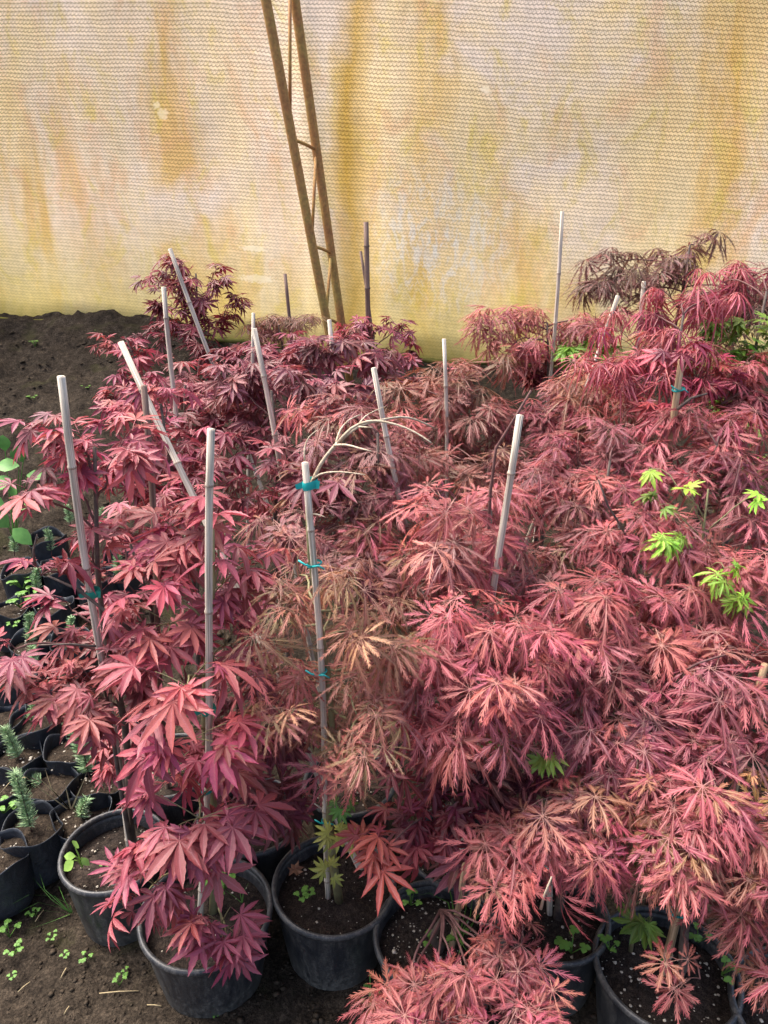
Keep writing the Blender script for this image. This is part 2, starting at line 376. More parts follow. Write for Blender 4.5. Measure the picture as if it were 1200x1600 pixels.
def blob(mb, c, r, rnd, flat=0.7):
    """small irregular lump: a jittered octahedron-ish stone"""
    vs = []; 
    for (x, y, z) in ((1,0,0),(.5,.87,.1),(-.5,.87,-.1),(-1,0,.1),(-.5,-.87,0),(.5,-.87,-.1),(0,0,.9),(.1,0,-.8)):
        q = r * rnd.uniform(0.65, 1.2); vs.append((c[0] + x * q, c[1] + y * q, c[2] + z * q * flat))
    fs = [(k, (k + 1) % 6, 6) for k in range(6)] + [((k + 1) % 6, k, 7) for k in range(6)]
    mb.add(vs, fs)
def build_clods():
    rnd = random.Random(5); mb = MB()
    for i in range(17000):
        if i % 2: x, y = rnd.uniform(-1.1, 1.1), rnd.uniform(0.55, 1.5)
        else: x, y = rnd.uniform(-2.6, -0.4), rnd.uniform(1.4, 4.2)
        big = rnd.random() ** 6
        r = 0.0016 + 0.014 * big * (1 if y > 1.4 else 0.6)
        z = float(ground_z(x, y)) + (float(fbm(x * 3, y * 3, 3)) - 0.5) * 0.05 + (float(fbm(x * 14, y * 14, 4)) - .5) * 0.03 + 0.004
        blob(mb, (x, y, z), r, rnd, .5)
    o = mb.build('soil_clods', M['clod']); tag(o, 'loose brown soil clods scattered over the ground', 'soil', kind='stuff')
build_clods()

# ------------------------------------------------------------------ the cloth wall and the steel frame
def build_wall():
    nx, nz = 190, 90; vs = []; fs = []; uvs = []
    X = np.linspace(-3.6, 3.6, nx)
    for j in range(nz):
        t = j / (nz - 1)
        for x in X:
            hz = hem_z(x) - 0.03; z = hz + t * (3.05 - hz)
            y = WALL_Y(x) + 0.05 * math.sin(x * 2.1 + 0.5) * (0.4 + t) + (float(fbm(x * 1.3 + 9, t * 2.2, 3)) - 0.5) * 0.08
            y += 0.030 * math.exp(-((x + 0.34 + 0.10 * t) / 0.05) ** 2) - 0.05 * math.exp(-((x + 0.12) / 0.10) ** 2) * (1 - t) - 0.10 * max(0, t - 0.55) ** 2
            y -= 0.07 * max(0.0, 0.05 - t) / 0.05 * (0.6 + 0.4 * math.sin(x * 7))     # the hem kicks in towards the beds
            vs.append((x, y, z))
            uvs.append((x, t * (3.05 - 0.80) + 0.055 * max(0, x - 0.2)))
    for j in range(nz - 1):
        for i in range(nx - 1):
            a = j * nx + i; fs.append((a, a + 1, a + nx + 1, a + nx))
    me = bpy.data.meshes.new('sheet'); me.from_pydata(vs, [], fs); me.materials.append(M['cloth'])
    l = me.uv_layers.new(name='UVMap')
    idx = np.array([i for f in fs for i in f]); l.data.foreach_set('uv', np.array(uvs)[idx].ravel())
    me.polygons.foreach_set('use_smooth', [True] * len(me.polygons))
    root = empty('cloth_wall', (0, 4.3, 0.7), 'stained yellowish knitted sheet hung as the wall behind the plants', 'cloth wall')
    o = link('sheet', me, root); o.location = (0, -4.3, -0.7)
    # rolled hem lying on the soil
    mb = MB(); pts = []
    for x in np.linspace(-3.6, 3.6, 90): pts.append((x, WALL_Y(x) - 0.09 + 0.015 * math.sin(x * 9), hem_z(x) - 0.015 + 0.008 * math.sin(x * 13)))
    mb.tube(pts, 0.016, 8); h = mb.build('hem', simple('hem_algae', (0.22, 0.19, 0.05), 0.9, 0.1, 0.4, 20, 0.5, 0.01, col2=(0.08, 0.08, 0.02)), root); h.location = (0, -4.3, -0.7)
build_wall()

def build_truss():
    root_p = at(520, 530, 3.85)
    root = empty('steel_frame', root_p, 'rusty steel lattice post of the greenhouse leaning against the cloth wall', 'steel post')
    L = lambda px, py, Y: at(px, py, Y) - root_p
    la, lb = L(404, -60, 3.55), L(514, 520, 3.80)
    ra, rb = L(452, -60, 3.72), L(537, 530, 3.97)
    for (a, b) in ((la, lb), (ra, rb)):
        mb = MB(); b2 = b + (b - a) * 0.16; pts = [a.lerp(b2, t) + Vector((0, 0, 0)) for t in np.linspace(0, 1, 14)]
        mb.tube(pts, 0.0205, 14); mb.build('chord', M['rust'], root)
    le = lambda y: la.lerp(lb, (y + 60) / 580.0); re = lambda y: ra.lerp(rb, (y + 60) / 590.0)
    zig = [(re(-55), le(165)), (le(182), re(198)), (re(198), le(350)), (le(357), re(368)), (re(368), le(490)), (le(490), re(503))]
    for (a, b) in zig:
        mb = MB(); mb.tube([a, a.lerp(b, 0.5) + Vector((0, 0, 0.003)), b], 0.0075, 8); mb.build('lacing_rod', M['rust'], root)
build_truss()

# ------------------------------------------------------------------ leaf meshes
def finish_leaf(name, vs, fs, uvv, m, petiole):
    mb = MB(); mb.v = vs; mb.f = fs
    if petiole:
        b = len(vs); L = petiole
        pts = [(0, 0, -0.004), (0, -L * 0.4, -0.06 * L), (0, -L, -0.45 * L)]
        for i, (x, y, z) in enumerate(pts):
            vs += [(x - 0.011, y, z), (x + 0.011, y, z), (x, y, z - 0.018)]; uvv += [(0.0, 0.0)] * 3
        for i in range(2):
            for k in range(3):
                a = b + i * 3 + k; c = b + i * 3 + (k + 1) % 3; fs.append((a, c, c + 3, a + 3))
    me = mb.mesh(name, m); l = me.uv_layers.new(name='UVMap')
    idx = [0] * len(me.loops); me.loops.foreach_get('vertex_index', idx)
    l.data.foreach_set('uv', np.array(uvv, float)[np.array(idx)].ravel()); return me
def bend(x, y, z, droop, roll):
    r = math.hypot(x, y)
    return (x, y, z - droop * r ** 1.8 + roll * x * x)
def palmate(seed, m, wide=1.0, droop=0.24, ang0=36):
    rnd = random.Random(seed); vs = []; fs = []; uv = []
    specs = [(0, 1.0), (ang0, .96), (-ang0, .96), (2 * ang0, .80), (-2 * ang0, .80), (3.12 * ang0, .46), (-3.12 * ang0, .46)]
    T = [0, .12, .22, .32, .42, .50, .58, .66, .74, .82, .90, 1.0]
    W = [0.0, .036, .066, .086, .104, .107, .106, .094, .080, .056, .030, 0]
    roll = rnd.uniform(-0.25, 0.05)
    for (a, L) in specs:
        a = math.radians(a + rnd.uniform(-4, 4)); L *= rnd.uniform(.9, 1.06); dr = droop * rnd.uniform(.5, 1.5); sw = rnd.uniform(-.12, .12); fold = rnd.uniform(.25, .55)
        ca, sa = math.cos(a), math.sin(a); b = len(vs)
        for i, t in enumerate(T):
            tooth = 1.0 if i < 4 else (1.10 if i % 2 else 0.90)
            wd = W[i] * wide * tooth * (L * 0.55 + 0.45)
            for s in (-1, 0, 1):
                lx = s * wd + sw * t * t * L; ly = t * L; z = abs(s) * wd * fold
                x = lx * ca + ly * sa; y = -lx * sa + ly * ca
                vs.append(bend(x, y, z, dr, roll)); uv.append((t, abs(s)))
        for i in range(len(T) - 1):
            for k in (0, 1):
                p = b + i * 3 + k; fs.append((p, p + 1, p + 4, p + 3))
    return finish_leaf('maple_leaf_blade', vs, fs, uv, m, 0.45)
def lace(seed, m, nl=4, droop=0.40, fine=1.0, tooth_len=0.24, spread=132.0, nteeth=5):
    """deeply cut leaf: bare pale stalks near the middle, then slim blades with long forward-pointing teeth"""
    rnd = random.Random(seed); vs = []; fs = []; uv = []
    lens = [1.0, .97, .88, .72, .48]
    specs = [(0, 1.0)] + [(s * k * (spread / nl), lens[k]) for k in range(1, nl + 1) for s in (-1, 1)]
    roll = rnd.uniform(-0.35, 0.05)
    for (a, L) in specs:
        a = math.radians(a + rnd.uniform(-7, 7)); L *= rnd.uniform(.80, 1.12); dr = droop * rnd.uniform(.3, 1.6); sw = rnd.uniform(-.22, .22); lift = rnd.uniform(-.05, .08)
        ca, sa = math.cos(a), math.sin(a)
        def put(lx, ly, z, t, e):
            lx = lx + sw * (ly / L) ** 2 * L
            vs.append(bend(lx * ca + ly * sa, -lx * sa + ly * ca, z + lift * ly, dr, roll)); uv.append((t, e)); return len(vs) - 1
        def wdt(t):
            b = math.sin(math.pi * min(1, max(0, (t - .18) / .80))) ** 1.1
            return (0.009 * (1 - .8 * t) + 0.036 * b) * fine if t < 1 else 0.0008
        rows = []
        for t in (0, .15, .27, .40, .52, .64, .76, .88, 1.0):
            wd = wdt(t); e = .10 if t < .2 else (.5 if t < .3 else .95)
            rows.append([put(-wd, t * L, wd * .4, t, e), put(0, t * L, 0, t, 0), put(wd, t * L, wd * .4, t, e)])
        for i in range(8):
            for k in (0, 1): fs.append((rows[i][k], rows[i][k + 1], rows[i + 1][k + 1], rows[i + 1][k]))
        for q in range(nteeth):
            for s in (-1, 1):
                tt = .33 + .50 * q / max(1, nteeth - 1) + rnd.uniform(-.03, .03)
                tl = tooth_len * (.35 + .65 * L) * (1.30 - tt) * (0.75 if q == 0 else 1.0) * rnd.uniform(.65, 1.2); an = math.radians(rnd.uniform(15, 31)); hw = .030 * (.5 + .5 * fine)
                wd = wdt(tt) * .75; ly = tt * L
                p0 = put(s * wd, ly - hw, .006, tt, .6); p1 = put(s * wd, ly + hw * 1.2, .006, tt, .6)
                mx_ = s * (wd + tl * .5 * math.sin(an)); my = ly + tl * .5 * math.cos(an); g = hw * .42
                q0 = put(mx_ + s * g * math.cos(an), my - g * math.sin(an), .012, min(1, tt + .1), .6); q1 = put(mx_ - s * g * math.cos(an) * .8, my + g * math.sin(an), .012, min(1, tt + .1), .6)
                e = put(s * (wd + tl * math.sin(an)), ly + tl * math.cos(an), -.008, min(1, tt + .3), 1)
                fs += ([(p0, q0, q1, p1), (q0, e, q1)] if s > 0 else [(p0, p1, q1, q0), (q0, q1, e)])
    return finish_leaf('lace_leaf_blade', vs, fs, uv, m, 0.5)
LM = {'palm': [palmate(i, M['palmate'], 1.0 if i % 3 else .86, .10 + .05 * (i % 6)) for i in range(14)],
      'lace': [lace(100 + i, M['lace'], 4, .25 + .07 * (i % 5), .64, .25, 132, 6) for i in range(13)],
      'fine': [lace(200 + i, M['lace'], 4, .45 + .08 * (i % 4), .52, .22, 125, 6) for i in range(10)],
      'broad': [lace(300 + i, M['lace'], 4, .15 + .07 * (i % 5), .90, .26) for i in range(13)],
      'curl': [lace(400 + i, M['palmate'], 4, 1.15, 0.85, 0.06, 118, 3) for i in range(7)],
      'green': [palmate(500 + i, M['green'], 1.15, 0.3) for i in range(5)],
      'greenlace': [lace(520 + i, M['green'], 3, 0.4, 1.7, 0.22) for i in range(4)]}

# ------------------------------------------------------------------ pots
def pot_thing(name, p_rim, D, H, label, seed, perl=60):
    """black plastic pot whose rim centre is p_rim"""
    rnd = random.Random(seed); R = D / 2
    root = empty(name, (p_rim.x, p_rim.y, p_rim.z - H), label, 'plant pot', 'black plastic pots')
    root.rotation_euler = (rnd.uniform(-.03, .03), rnd.uniform(-.03, .03), rnd.uniform(0, 6))
    ph = rnd.uniform(0, 6); am = rnd.uniform(0.004, 0.014)
    wob = lambda a, z: am * math.cos(2 * a + ph) * (z / H)
    mb = MB(); Rb = R * 0.80
    mb.lathe([(0.001, 0.0), (Rb * .94, 0.0), (Rb, 0.006), (Rb + (R - Rb) * .45, H * .45), (R * .975, H * .93), (R * .978, H * .955), (R * .965, H * .955), (R * .94, H * .90), (R * .90, H * .55)], 56, wob=wob)
    mb.build('shell', M['pot'], root)
    mb = MB(); prof = []
    for k in range(13):
        a = 2 * math.pi * k / 12; prof.append((R * .985 + 0.0065 * math.cos(a), H * .985 + 0.0085 * math.sin(a)))
    mb.lathe(prof, 64, wob=wob); mb.build('rim', M['pot'], root)
    # soil
    sz = H - 0.042; mb = MB(); nr, na = 14, 44; vs = [(0, 0, sz + 0.012)]; fs = []; o1, o2 = rnd.uniform(0, 50), rnd.uniform(0, 50)
    for i in range(1, nr + 1):
        r = R * .945 * i / nr
        for k in range(na):
            a = 2 * math.pi * k / na; x, y = r * math.cos(a), r * math.sin(a)
            z = sz + 0.012 * (1 - (i / nr) ** 2) + (float(fbm((x + o1) * 16, (y + o2) * 16, 3)) - .5) * 0.022 + (float(vnoise((x + o2) * 70, (y + o1) * 70)) - .5) * .007
            vs.append((x, y, z))
    fs += [(0, 1 + k, 1 + (k + 1) % na) for k in range(na)]
    for i in range(nr - 1):
        for k in range(na):
            a = 1 + i * na + k; b = 1 + i * na + (k + 1) % na; fs.append((a, a + na, b + na, b))
    mb.add(vs, fs); so = mb.build('soil', M['potsoil'], root)
    mb = MB(); mb2 = MB()
    for i in range(perl * 3):
        r = R * .9 * math.sqrt(rnd.random()); a = rnd.uniform(0, 6.283); x, y = r * math.cos(a), r * math.sin(a)
        z = sz + 0.012 * (1 - (r / R) ** 2) + (float(fbm((x + o1) * 16, (y + o2) * 16, 3)) - .5) * 0.022
        if i < perl: blob(mb, (x, y, z + .002), 0.0012 + 0.003 * rnd.random() ** 3, rnd)
        else: blob(mb2, (x, y, z), 0.002 + 0.006 * rnd.random() ** 3, rnd)
    tag(mb.build('perlite', M['perlite'], so, False), kind='stuff'); tag(mb2.build('crumb', M['potsoil'], so, False), kind='stuff')
    return root, Vector((p_rim.x, p_rim.y, p_rim.z - 0.035))
POTS = {}
for key, px, py, D, H, lab in (
    ('A', 180, 1328, .252, .212, 'black plastic pot at the left beside the small grow bags'),
    ('B', 321, 1420, .285, .212, 'black plastic pot standing foremost, low red leaves hanging over its rim'),
    ('C', 521, 1382, .280, .212, 'black pot with the tall bamboo stake and a brown dead leaf on its soil'),
    ('D', 688, 1462, .275, .212, 'black pot with grass blades and white perlite, coral lace leaves in front'),
    ('E', 868, 1430, .235, .212, 'black pot half hidden under coral lace leaves, right of the grassy pot'),
    ('F', 1040, 1512, .285, .212, 'large black pot with a tan stake at the lower right'),
    ('G', 1252, 1575, .26, .212, 'black pot cut off by the lower right edge of the photo'),
    ('H', 388, 1272, .262, .212, 'black pot under dark red leaves behind the foremost pot'),
    ('I', 548, 1222, .240, .212, 'black pot in deep shade behind the pot with the tall bamboo stake'),
    ('J', 718, 1318, .250, .212, 'black pot under purplish maple leaves behind the grassy pot'),
    ('K', 272, 1195, .250, .212, 'black pot mostly hidden by red leaves behind the left pot')):
    P = on_ground(px, py, H - 0.006)
    POTS[key] = pot_thing('plant_pot', P, D, H, lab, hash(key) % 97 + ord(key), {'D': 170, 'F': 130, 'G': 80, 'J': 90, 'I': 70, 'C': 45, 'A': 50, 'B': 35}.get(key, 50))

# ------------------------------------------------------------------ stakes
STK = {}
def stake(key, label, top, bot, Y, rad=0.0095, m='cane', Yb=None, ties=(), base=None, seed=0):
    """bamboo cane seen from the pixel top to the pixel bot, going on into the soil"""
    rnd = random.Random(seed + int(top[0])); rad *= 0.66
    a = at(top[0], top[1], Y); b = at(bot[0], bot[1], Yb or Y) if base is None else base
    d = (b - a).normalized()
    p = b.copy()
    if base is None:
        while p.z > float(ground_z(p.x, p.y)) + 0.02 and (p - a).length < 2.2: p += d * 0.02
    else: p += d * 0.03
    L = (p - a).length
    root = empty('bamboo_stake', p, label, 'stake', 'bamboo stakes')
    n = 16; nodes = []; s = rnd.uniform(0.08, 0.2)
    while s < L: nodes.append(s); s += rnd.uniform(0.16, 0.27)
    ss = set(np.linspace(0, L, 12).tolist())
    for q in nodes:
        for e in (-.006, -.002, .002, .006): ss.add(min(L, max(0, q + e)))
    ss = sorted(ss); pts = []; rads = []
    ph = rnd.uniform(0, 6); side = d.cross(Vector((0, 1, 0))).normalized()
    for q in ss:
        w_ = side * 0.006 * math.sin(q * 5 + ph) + Vector((0, 1, 0)) * 0.004 * math.sin(q * 4 + ph * 2)
        near = min([abs(q - k) for k in nodes] + [9])
        rads.append(rad * (1.0 + 0.12 * (q / L)) * (1.14 if near < .0035 else (0.97 if near < .0075 else 1.0)))
        pts.append(a + d * q + w_ - p)
    mb = MB(); mb.tube(pts, rads, n, True)
    # hollow cut top
    mb.tube([pts[0] - d * 0.0004, pts[0] - d * 0.0008], [rads[0] * .55, rads[0] * .5], n, True)
    me = mb.mesh('cane', M[m]); l = me.uv_layers.new(name='UVMap')
    vi = [0] * len(me.loops); me.loops.foreach_get('vertex_index', vi)
    U = []
    for v in vi:
        i = min(v // n, len(ss) - 1); k = v % n; U += [abs(k - n / 2) / n * 2 + top[0] * .37, ss[i] + top[1] * .11]
    l.data.foreach_set('uv', U); link('cane', me, root)
    for q in nodes:
        if q > L - .02: continue
        c = a + d * q - p + side * 0.006 * math.sin(q * 5 + ph) + Vector((0, 1, 0)) * 0.004 * math.sin(q * 4 + ph * 2); rr = rad * (1.0 + 0.12 * (q / L)) * 1.17
        mb = MB(); mb.tube([c - d * .0030, c - d * .0012, c + d * .0012, c + d * .0030], [rr * .93, rr * 1.03, rr * 1.03, rr * .93], 12, False); mb.build('joint', M['joint_dark'] if m == 'cane_dark' else M['joint'], root)
    for t in ties:
        py, kind = t[0], t[1]
        f = (py - top[1]) / (bot[1] - top[1]); c = a.lerp(b, f) - p
        mb = MB(); hh = {'tape': 0.0075, 'band': 0.006, 'cord': 0.0025}[kind]; R2 = rad + 0.004
        ring = []
        for k in range(19):
            an = 2 * math.pi * k / 18; ring.append(c + Vector((math.cos(an) * (R2 + 0.006 * max(0, math.cos(an))), math.sin(an) * R2, 0.003 * math.sin(an + 1))))
        vs = []; fs = []
        for q in ring:
            o_ = (q - c).normalized() * 0.0012
            vs += [q + Vector((0, 0, hh)) , q + o_ * 1.5, q - Vector((0, 0, hh))]
        for k in range(18): fs += [(3 * k, 3 * k + 3, 3 * k + 4, 3 * k + 1), (3 * k + 1, 3 * k + 4, 3 * k + 5, 3 * k + 2)]
        mb.add(vs, fs)
        if kind == 'tape':      # loose ends of the tape
            e = [c + Vector((R2, -R2 * .5, hh)), c + Vector((R2 + .011, -R2, hh * .8 + .003)), c + Vector((R2 + .009, -R2, -hh * .7)), c + Vector((R2, -R2 * .5, -hh))]
            mb.add(e, [(0, 1, 2, 3)])
            e = [c + Vector((-R2, -R2 * .6, hh * .8)), c + Vector((-R2 - .012, -R2, hh * .3)), c + Vector((-R2 - .010, -R2, -hh * .9)), c + Vector((-R2, -R2 * .6, -hh * .8))]
            mb.add(e, [(0, 3, 2, 1)])
        elif kind == 'cord':
            mb.tube([c + Vector((0, -R2 - .002, 0)), c + Vector((-.012, -R2 - .006, .006)), c + Vector((-.024, -R2 - .004, .014))], 0.0018, 5)
            mb.tube([c + Vector((0, -R2 - .002, 0)), c + Vector((.012, -R2 - .006, .004)), c + Vector((.022, -R2 - .004, -.004))], 0.0018, 5)
        mb.build('tie', M[t[2] if len(t) > 2 else 'tie'], root)
    STK[key] = (a, p, d)
    return root
def soilp(k, dx=0, dy=0): return POTS[k][1] + Vector((dx, dy, 0))
stake('A', 'whitish bamboo stake leaning right in the leftmost pot, its top above red leaves', (95, 588), (204, 1325), 1.30, .0105, 'cane', base=soilp('A', .028, 0.01), ties=((858, 'tape', 'tie_green'),))
stake('B', 'pale upright bamboo stake of the foremost pot, cut end above large red leaves', (335, 672), (308, 1425), 1.18, .0098, 'cane', base=soilp('B', -.012, 0.0), ties=((1040, 'tape', 'tie_green'), (1172, 'band'), (1243, 'band')))
stake('C', 'tall bamboo stake with turquoise tape at its top and bare twigs tied to it', (480, 722), (516, 1398), 1.22, .0090, 'cane', base=soilp('C', -.006, -0.012), ties=((747, 'tape'), (845, 'cord'), (995, 'cord'), (1240, 'cord')))
stake('D', 'short tan stake rising slanted from the grassy pot', (722, 1350), (706, 1456), 1.12, .0095, 'cane_tan', base=soilp('D', .024, 0.0))
stake('F', 'short tan bamboo stake with turquoise cord in the large lower right pot', (1066, 1385), (1046, 1500), 1.08, .0125, 'cane_tan', base=soilp('F', .008, 0.01), ties=((1416, 'cord'),))
stake('E', 'stake with turquoise band seen through the coral lace leaves over the half hidden pot', (857, 1300), (862, 1400), 1.20, .0090, 'cane', base=soilp('E', 0, 0.03), ties=((1338, 'band'),))
stake('J', 'pale stake glimpsed among purplish maple leaves in the lower middle', (748, 1150), (738, 1262), 1.38, .0085, 'cane', base=soilp('J', .01, 0.0))
stake('K', 'brownish bamboo stake with a rounded top standing between two whitish stakes at left', (222, 603), (240, 870), 1.58, .0105, 'cane_dark', Yb=1.58)
stake('T5', 'thick pale bamboo stake leaning strongly right, its lower end dark', (192, 533), (282, 732), 1.84, .0115, 'cane', Yb=1.72)
stake('T6', 'pale straight bamboo stake with bulging joints below the dark crimson maple', (259, 449), (276, 660), 2.22, .0105)
stake('T7', 'grey bamboo stake leaning through the dark crimson maple against the cloth', (266, 388), (325, 545), 2.9, .0115)
stake('T8', 'long pale bamboo stake left of centre slanting down into red leaves', (395, 514), (430, 702), 1.98, .0105)
stake('T8b', 'short grey stake behind the long pale slanting one left of centre', (393, 489), (392, 585), 2.5, .0085)
stake('T9', 'small weathered grey stake left of the rusty steel post', (443, 428), (452, 505), 3.2, .0105, 'cane_dark')
stake('T10', 'pale stake stub directly below the foot of the rusty steel post', (512, 500), (521, 600), 2.6, .0105)
stake('T11', 'tall dark brown stake with a pale joint right of the rusty steel post', (570, 347), (580, 560), 3.2, .0150, 'cane_dark')
stake('T11b', 'thin grey stake leaning on the tall dark brown one', (562, 393), (577, 500), 3.26, .0085, 'cane_dark')
stake('T12', 'white bamboo stake leaning right behind the bare pale twigs', (586, 575), (631, 800), 1.75, .0095)
stake('T13', 'thin upright bamboo stake with a white tip in the middle of the picture', (693, 530), (696, 728), 2.2, .0085)
stake('T14', 'whitish bamboo stake leaning left among coral lace maples right of centre', (808, 648), (773, 928), 1.48, .0110)
stake('T15', 'tallest jointed bamboo stake at the right, thin tip over the cloth', (880, 330), (855, 630), 2.75, .0095)
stake('T16', 'grey bamboo stake leaning left below the olive brown maple', (967, 462), (910, 615), 2.34, .0095)
stake('T17', 'broken grey stake stub under the olive brown maple at right', (1004, 440), (1000, 480), 2.8, .0115)
stake('T18', 'tan bamboo stake with knotted turquoise cord inside the rosy maple at right', (1066, 562), (1045, 690), 1.92, .0125, 'cane_tan', ties=((607, 'cord'),))
stake('T20', 'tan stake with green band at the right edge below the pink lace leaves', (1200, 1040), (1172, 1150), 1.32, .0110, 'cane_tan', ties=((1132, 'band', 'tie_green'),))
stake('T21', 'tan stake leaning at the far right behind purple lace leaves', (1185, 625), (1140, 700), 2.2, .0110, 'cane_tan')

# ------------------------------------------------------------------ maples
UP = Vector((0, 0, 1))
def rand_unit(rnd):
    while True:
        v = Vector((rnd.uniform(-1, 1), rnd.uniform(-1, 1), rnd.uniform(-1, 1)))
        if .05 < v.length < 1: return v.normalized()
NLEAF = [0]
def maple(name, label, base, clumps, color, leaf='palm', size=0.068, dens=1.0, seed=1, trunk_r=0.0085, group='potted maples', bark='bark', cat='maple', cmix=None, lean=None, top=None):
    """clumps: (px, py, rx, ry, Y[, overrides]); leaves are grown on twigs that fan out from each clump's middle"""
    rnd = random.Random(seed)
    root = empty(name, base, label, cat, group)
    W = []
    for c in clumps:
        p = at(c[0], c[1], c[4]); k = depth(p) / F
        W.append((p, Vector((c[2] * k, min(c[2], c[3] * 1.3) * k * .8, c[3] * k * 1.05)), c[5] if len(c) > 5 else {}))
    zmax = max(p.z for p, _, _ in W)
    cx = sum(p.x for p, _, _ in W) / len(W); cy = sum(p.y for p, _, _ in W) / len(W)
    tp = top if top else Vector((cx * .5 + base.x * .5, cy * .5 + base.y * .5, zmax - 0.02))
    if tp.z < base.z + .15: tp = Vector((tp.x, tp.y, base.z + .15))
    pts = [base + Vector((0, 0, -0.03))]
    for i in range(1, 9):
        t = i / 8; q = base.lerp(tp, t); q += Vector((math.sin(t * 9 + seed) * .012, math.cos(t * 7 + seed) * .012, 0)) * (1 - .3 * t); pts.append(q)
    mb = MB(); mb.tube([q - base for q in pts], [trunk_r * (1.25 - .85 * i / 8) for i in range(9)], 8); mb.build('trunk', M[bark], root)
    def trunk_at(z):
        for i in range(8):
            if pts[i].z <= z <= pts[i + 1].z: return pts[i].lerp(pts[i + 1], (z - pts[i].z) / max(1e-6, pts[i + 1].z - pts[i].z))
        return pts[-1] if z > pts[-1].z else pts[1]
    budget = 296; tot = 0; plan = []
    for (p, r, ov) in W:
        lf = ov.get('leaf', leaf); sz = ov.get('size', size) * (.80 if lf == 'palm' else .76)
        cov = 0.40 if lf in ('palm', 'green') else 0.225
        n = dens * ov.get('dens', 1.0) * 9.4 * math.pi * r.x * r.z / (cov * (1.7 * sz) ** 2 * 1.6)
        plan.append(max(2, n)); tot += max(2, n)
    if tot > budget: plan = [q * budget / tot for q in plan]
    for (p, r, ov), n in zip(W, plan):
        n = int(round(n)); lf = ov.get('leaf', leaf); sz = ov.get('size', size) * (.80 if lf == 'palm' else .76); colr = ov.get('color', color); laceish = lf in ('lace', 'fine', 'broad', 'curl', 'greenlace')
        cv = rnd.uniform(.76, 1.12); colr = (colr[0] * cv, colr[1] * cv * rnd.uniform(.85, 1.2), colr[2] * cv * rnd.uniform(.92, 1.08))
        mb = MB()
        s = trunk_at(min(p.z - (0.02 if laceish else .10), tp.z)); hub = p - Vector((0, 0, r.z * .35))
        mid = s.lerp(hub, .5) + Vector((0, 0, .05 if (hub - s).length > .1 else 0))
        bp = []
        for i in range(7):
            t = i / 6; q = s.lerp(mid, t).lerp(mid.lerp(hub, t), t) + Vector((math.sin(t * 8 + seed), math.cos(t * 6 + seed), math.sin(t * 7 + 2))) * .006 * math.sin(t * 3.14); bp.append(q - base)
        mb.tube(bp, [trunk_r * (.34 - .14 * i / 6) for i in range(7)], 5)
        spots = []; per = 5; ntw = max(1, int(math.ceil(n / per)))
        for i in range(ntw):
            d = rand_unit(rnd)
            d.y -= 0.35; d.z += 0.30; d.normalize()
            e = p + Vector((d.x * r.x, d.y * r.y, d.z * r.z)) * (rnd.uniform(.55, 1.0) if n > 12 else rnd.uniform(.35, 1.0))
            arch = Vector((0, 0, r.z * (.45 if laceish else .15)))
            m1 = hub.lerp(e, .5) + arch * .6
            tw = [hub.lerp(m1, t).lerp(m1.lerp(e, t), t) for t in (0, .25, .5, .75, 1)]; mb.tube([q - base for q in tw], [trunk_r * .15, trunk_r * .13, trunk_r * .11, .0009, .0006], 4, False)
            for j in range(per):
                if len(spots) >= n: break
                t = 1.0 if j == 0 else rnd.uniform(.45, 1.0)
                q = hub.lerp(m1, t).lerp(m1.lerp(e, t), t)
                spots.append((q, t, d))
        br = mb.build('branch', M['twig'] if bark != 'greenbark' else M['greenbark'], root)
        for (q, t, d) in spots:
            out = (q - p); out = Vector((out.x / max(r.x, .01), out.y / max(r.y, .01), out.z / max(r.z, .01)))
            if out.length < .05: out = d.copy()
            out.normalize(); jit = rand_unit(rnd)
            hor = Vector((out.x, out.y, 0)) + Vector((jit.x, jit.y, 0)) * .7
            if hor.length < .05: hor = Vector((jit.x, -1, 0))
            hor.normalize()
            if laceish: nrm = UP * .66 + out * .45 + rand_unit(rnd) * .38; tip = hor * .85 - UP * .35
            else: nrm = UP * .70 + out * .36 + rand_unit(rnd) * .46; tip = hor * .85 - UP * .35
            nrm.normalize(); tip = tip - nrm * tip.dot(nrm)
            if tip.length < .05: tip = nrm.cross(Vector((1, 0, 0)))
            tip.normalize(); xa = tip.cross(nrm).normalized()
            s_ = sz * rnd.choice((.50, .68, .85, .95, 1.05, 1.15, 1.28)) * rnd.uniform(.92, 1.08)
            pos = q + tip * s_ * .45 + nrm * s_ * .12
            o = bpy.data.objects.new('leaf', rnd.choice(LM[lf])); COL.objects.link(o); o.parent = br
            mtx = Matrix((xa, tip, nrm)).transposed().to_4x4() @ Matrix.Diagonal((s_ * rnd.uniform(.82, 1.1), s_, s_ * rnd.uniform(.4, 1.7), 1)); mtx.translation = pos - base
            o.matrix_local = mtx
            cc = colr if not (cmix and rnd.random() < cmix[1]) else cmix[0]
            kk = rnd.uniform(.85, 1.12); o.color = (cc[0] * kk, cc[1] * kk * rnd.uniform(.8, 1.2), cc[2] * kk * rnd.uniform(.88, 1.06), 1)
            NLEAF[0] += 1
    return root
def gbase(px, py, Y):
    p = at(px, py, Y); return Vector((p.x, p.y, float(ground_z(p.x, p.y)) + .0))

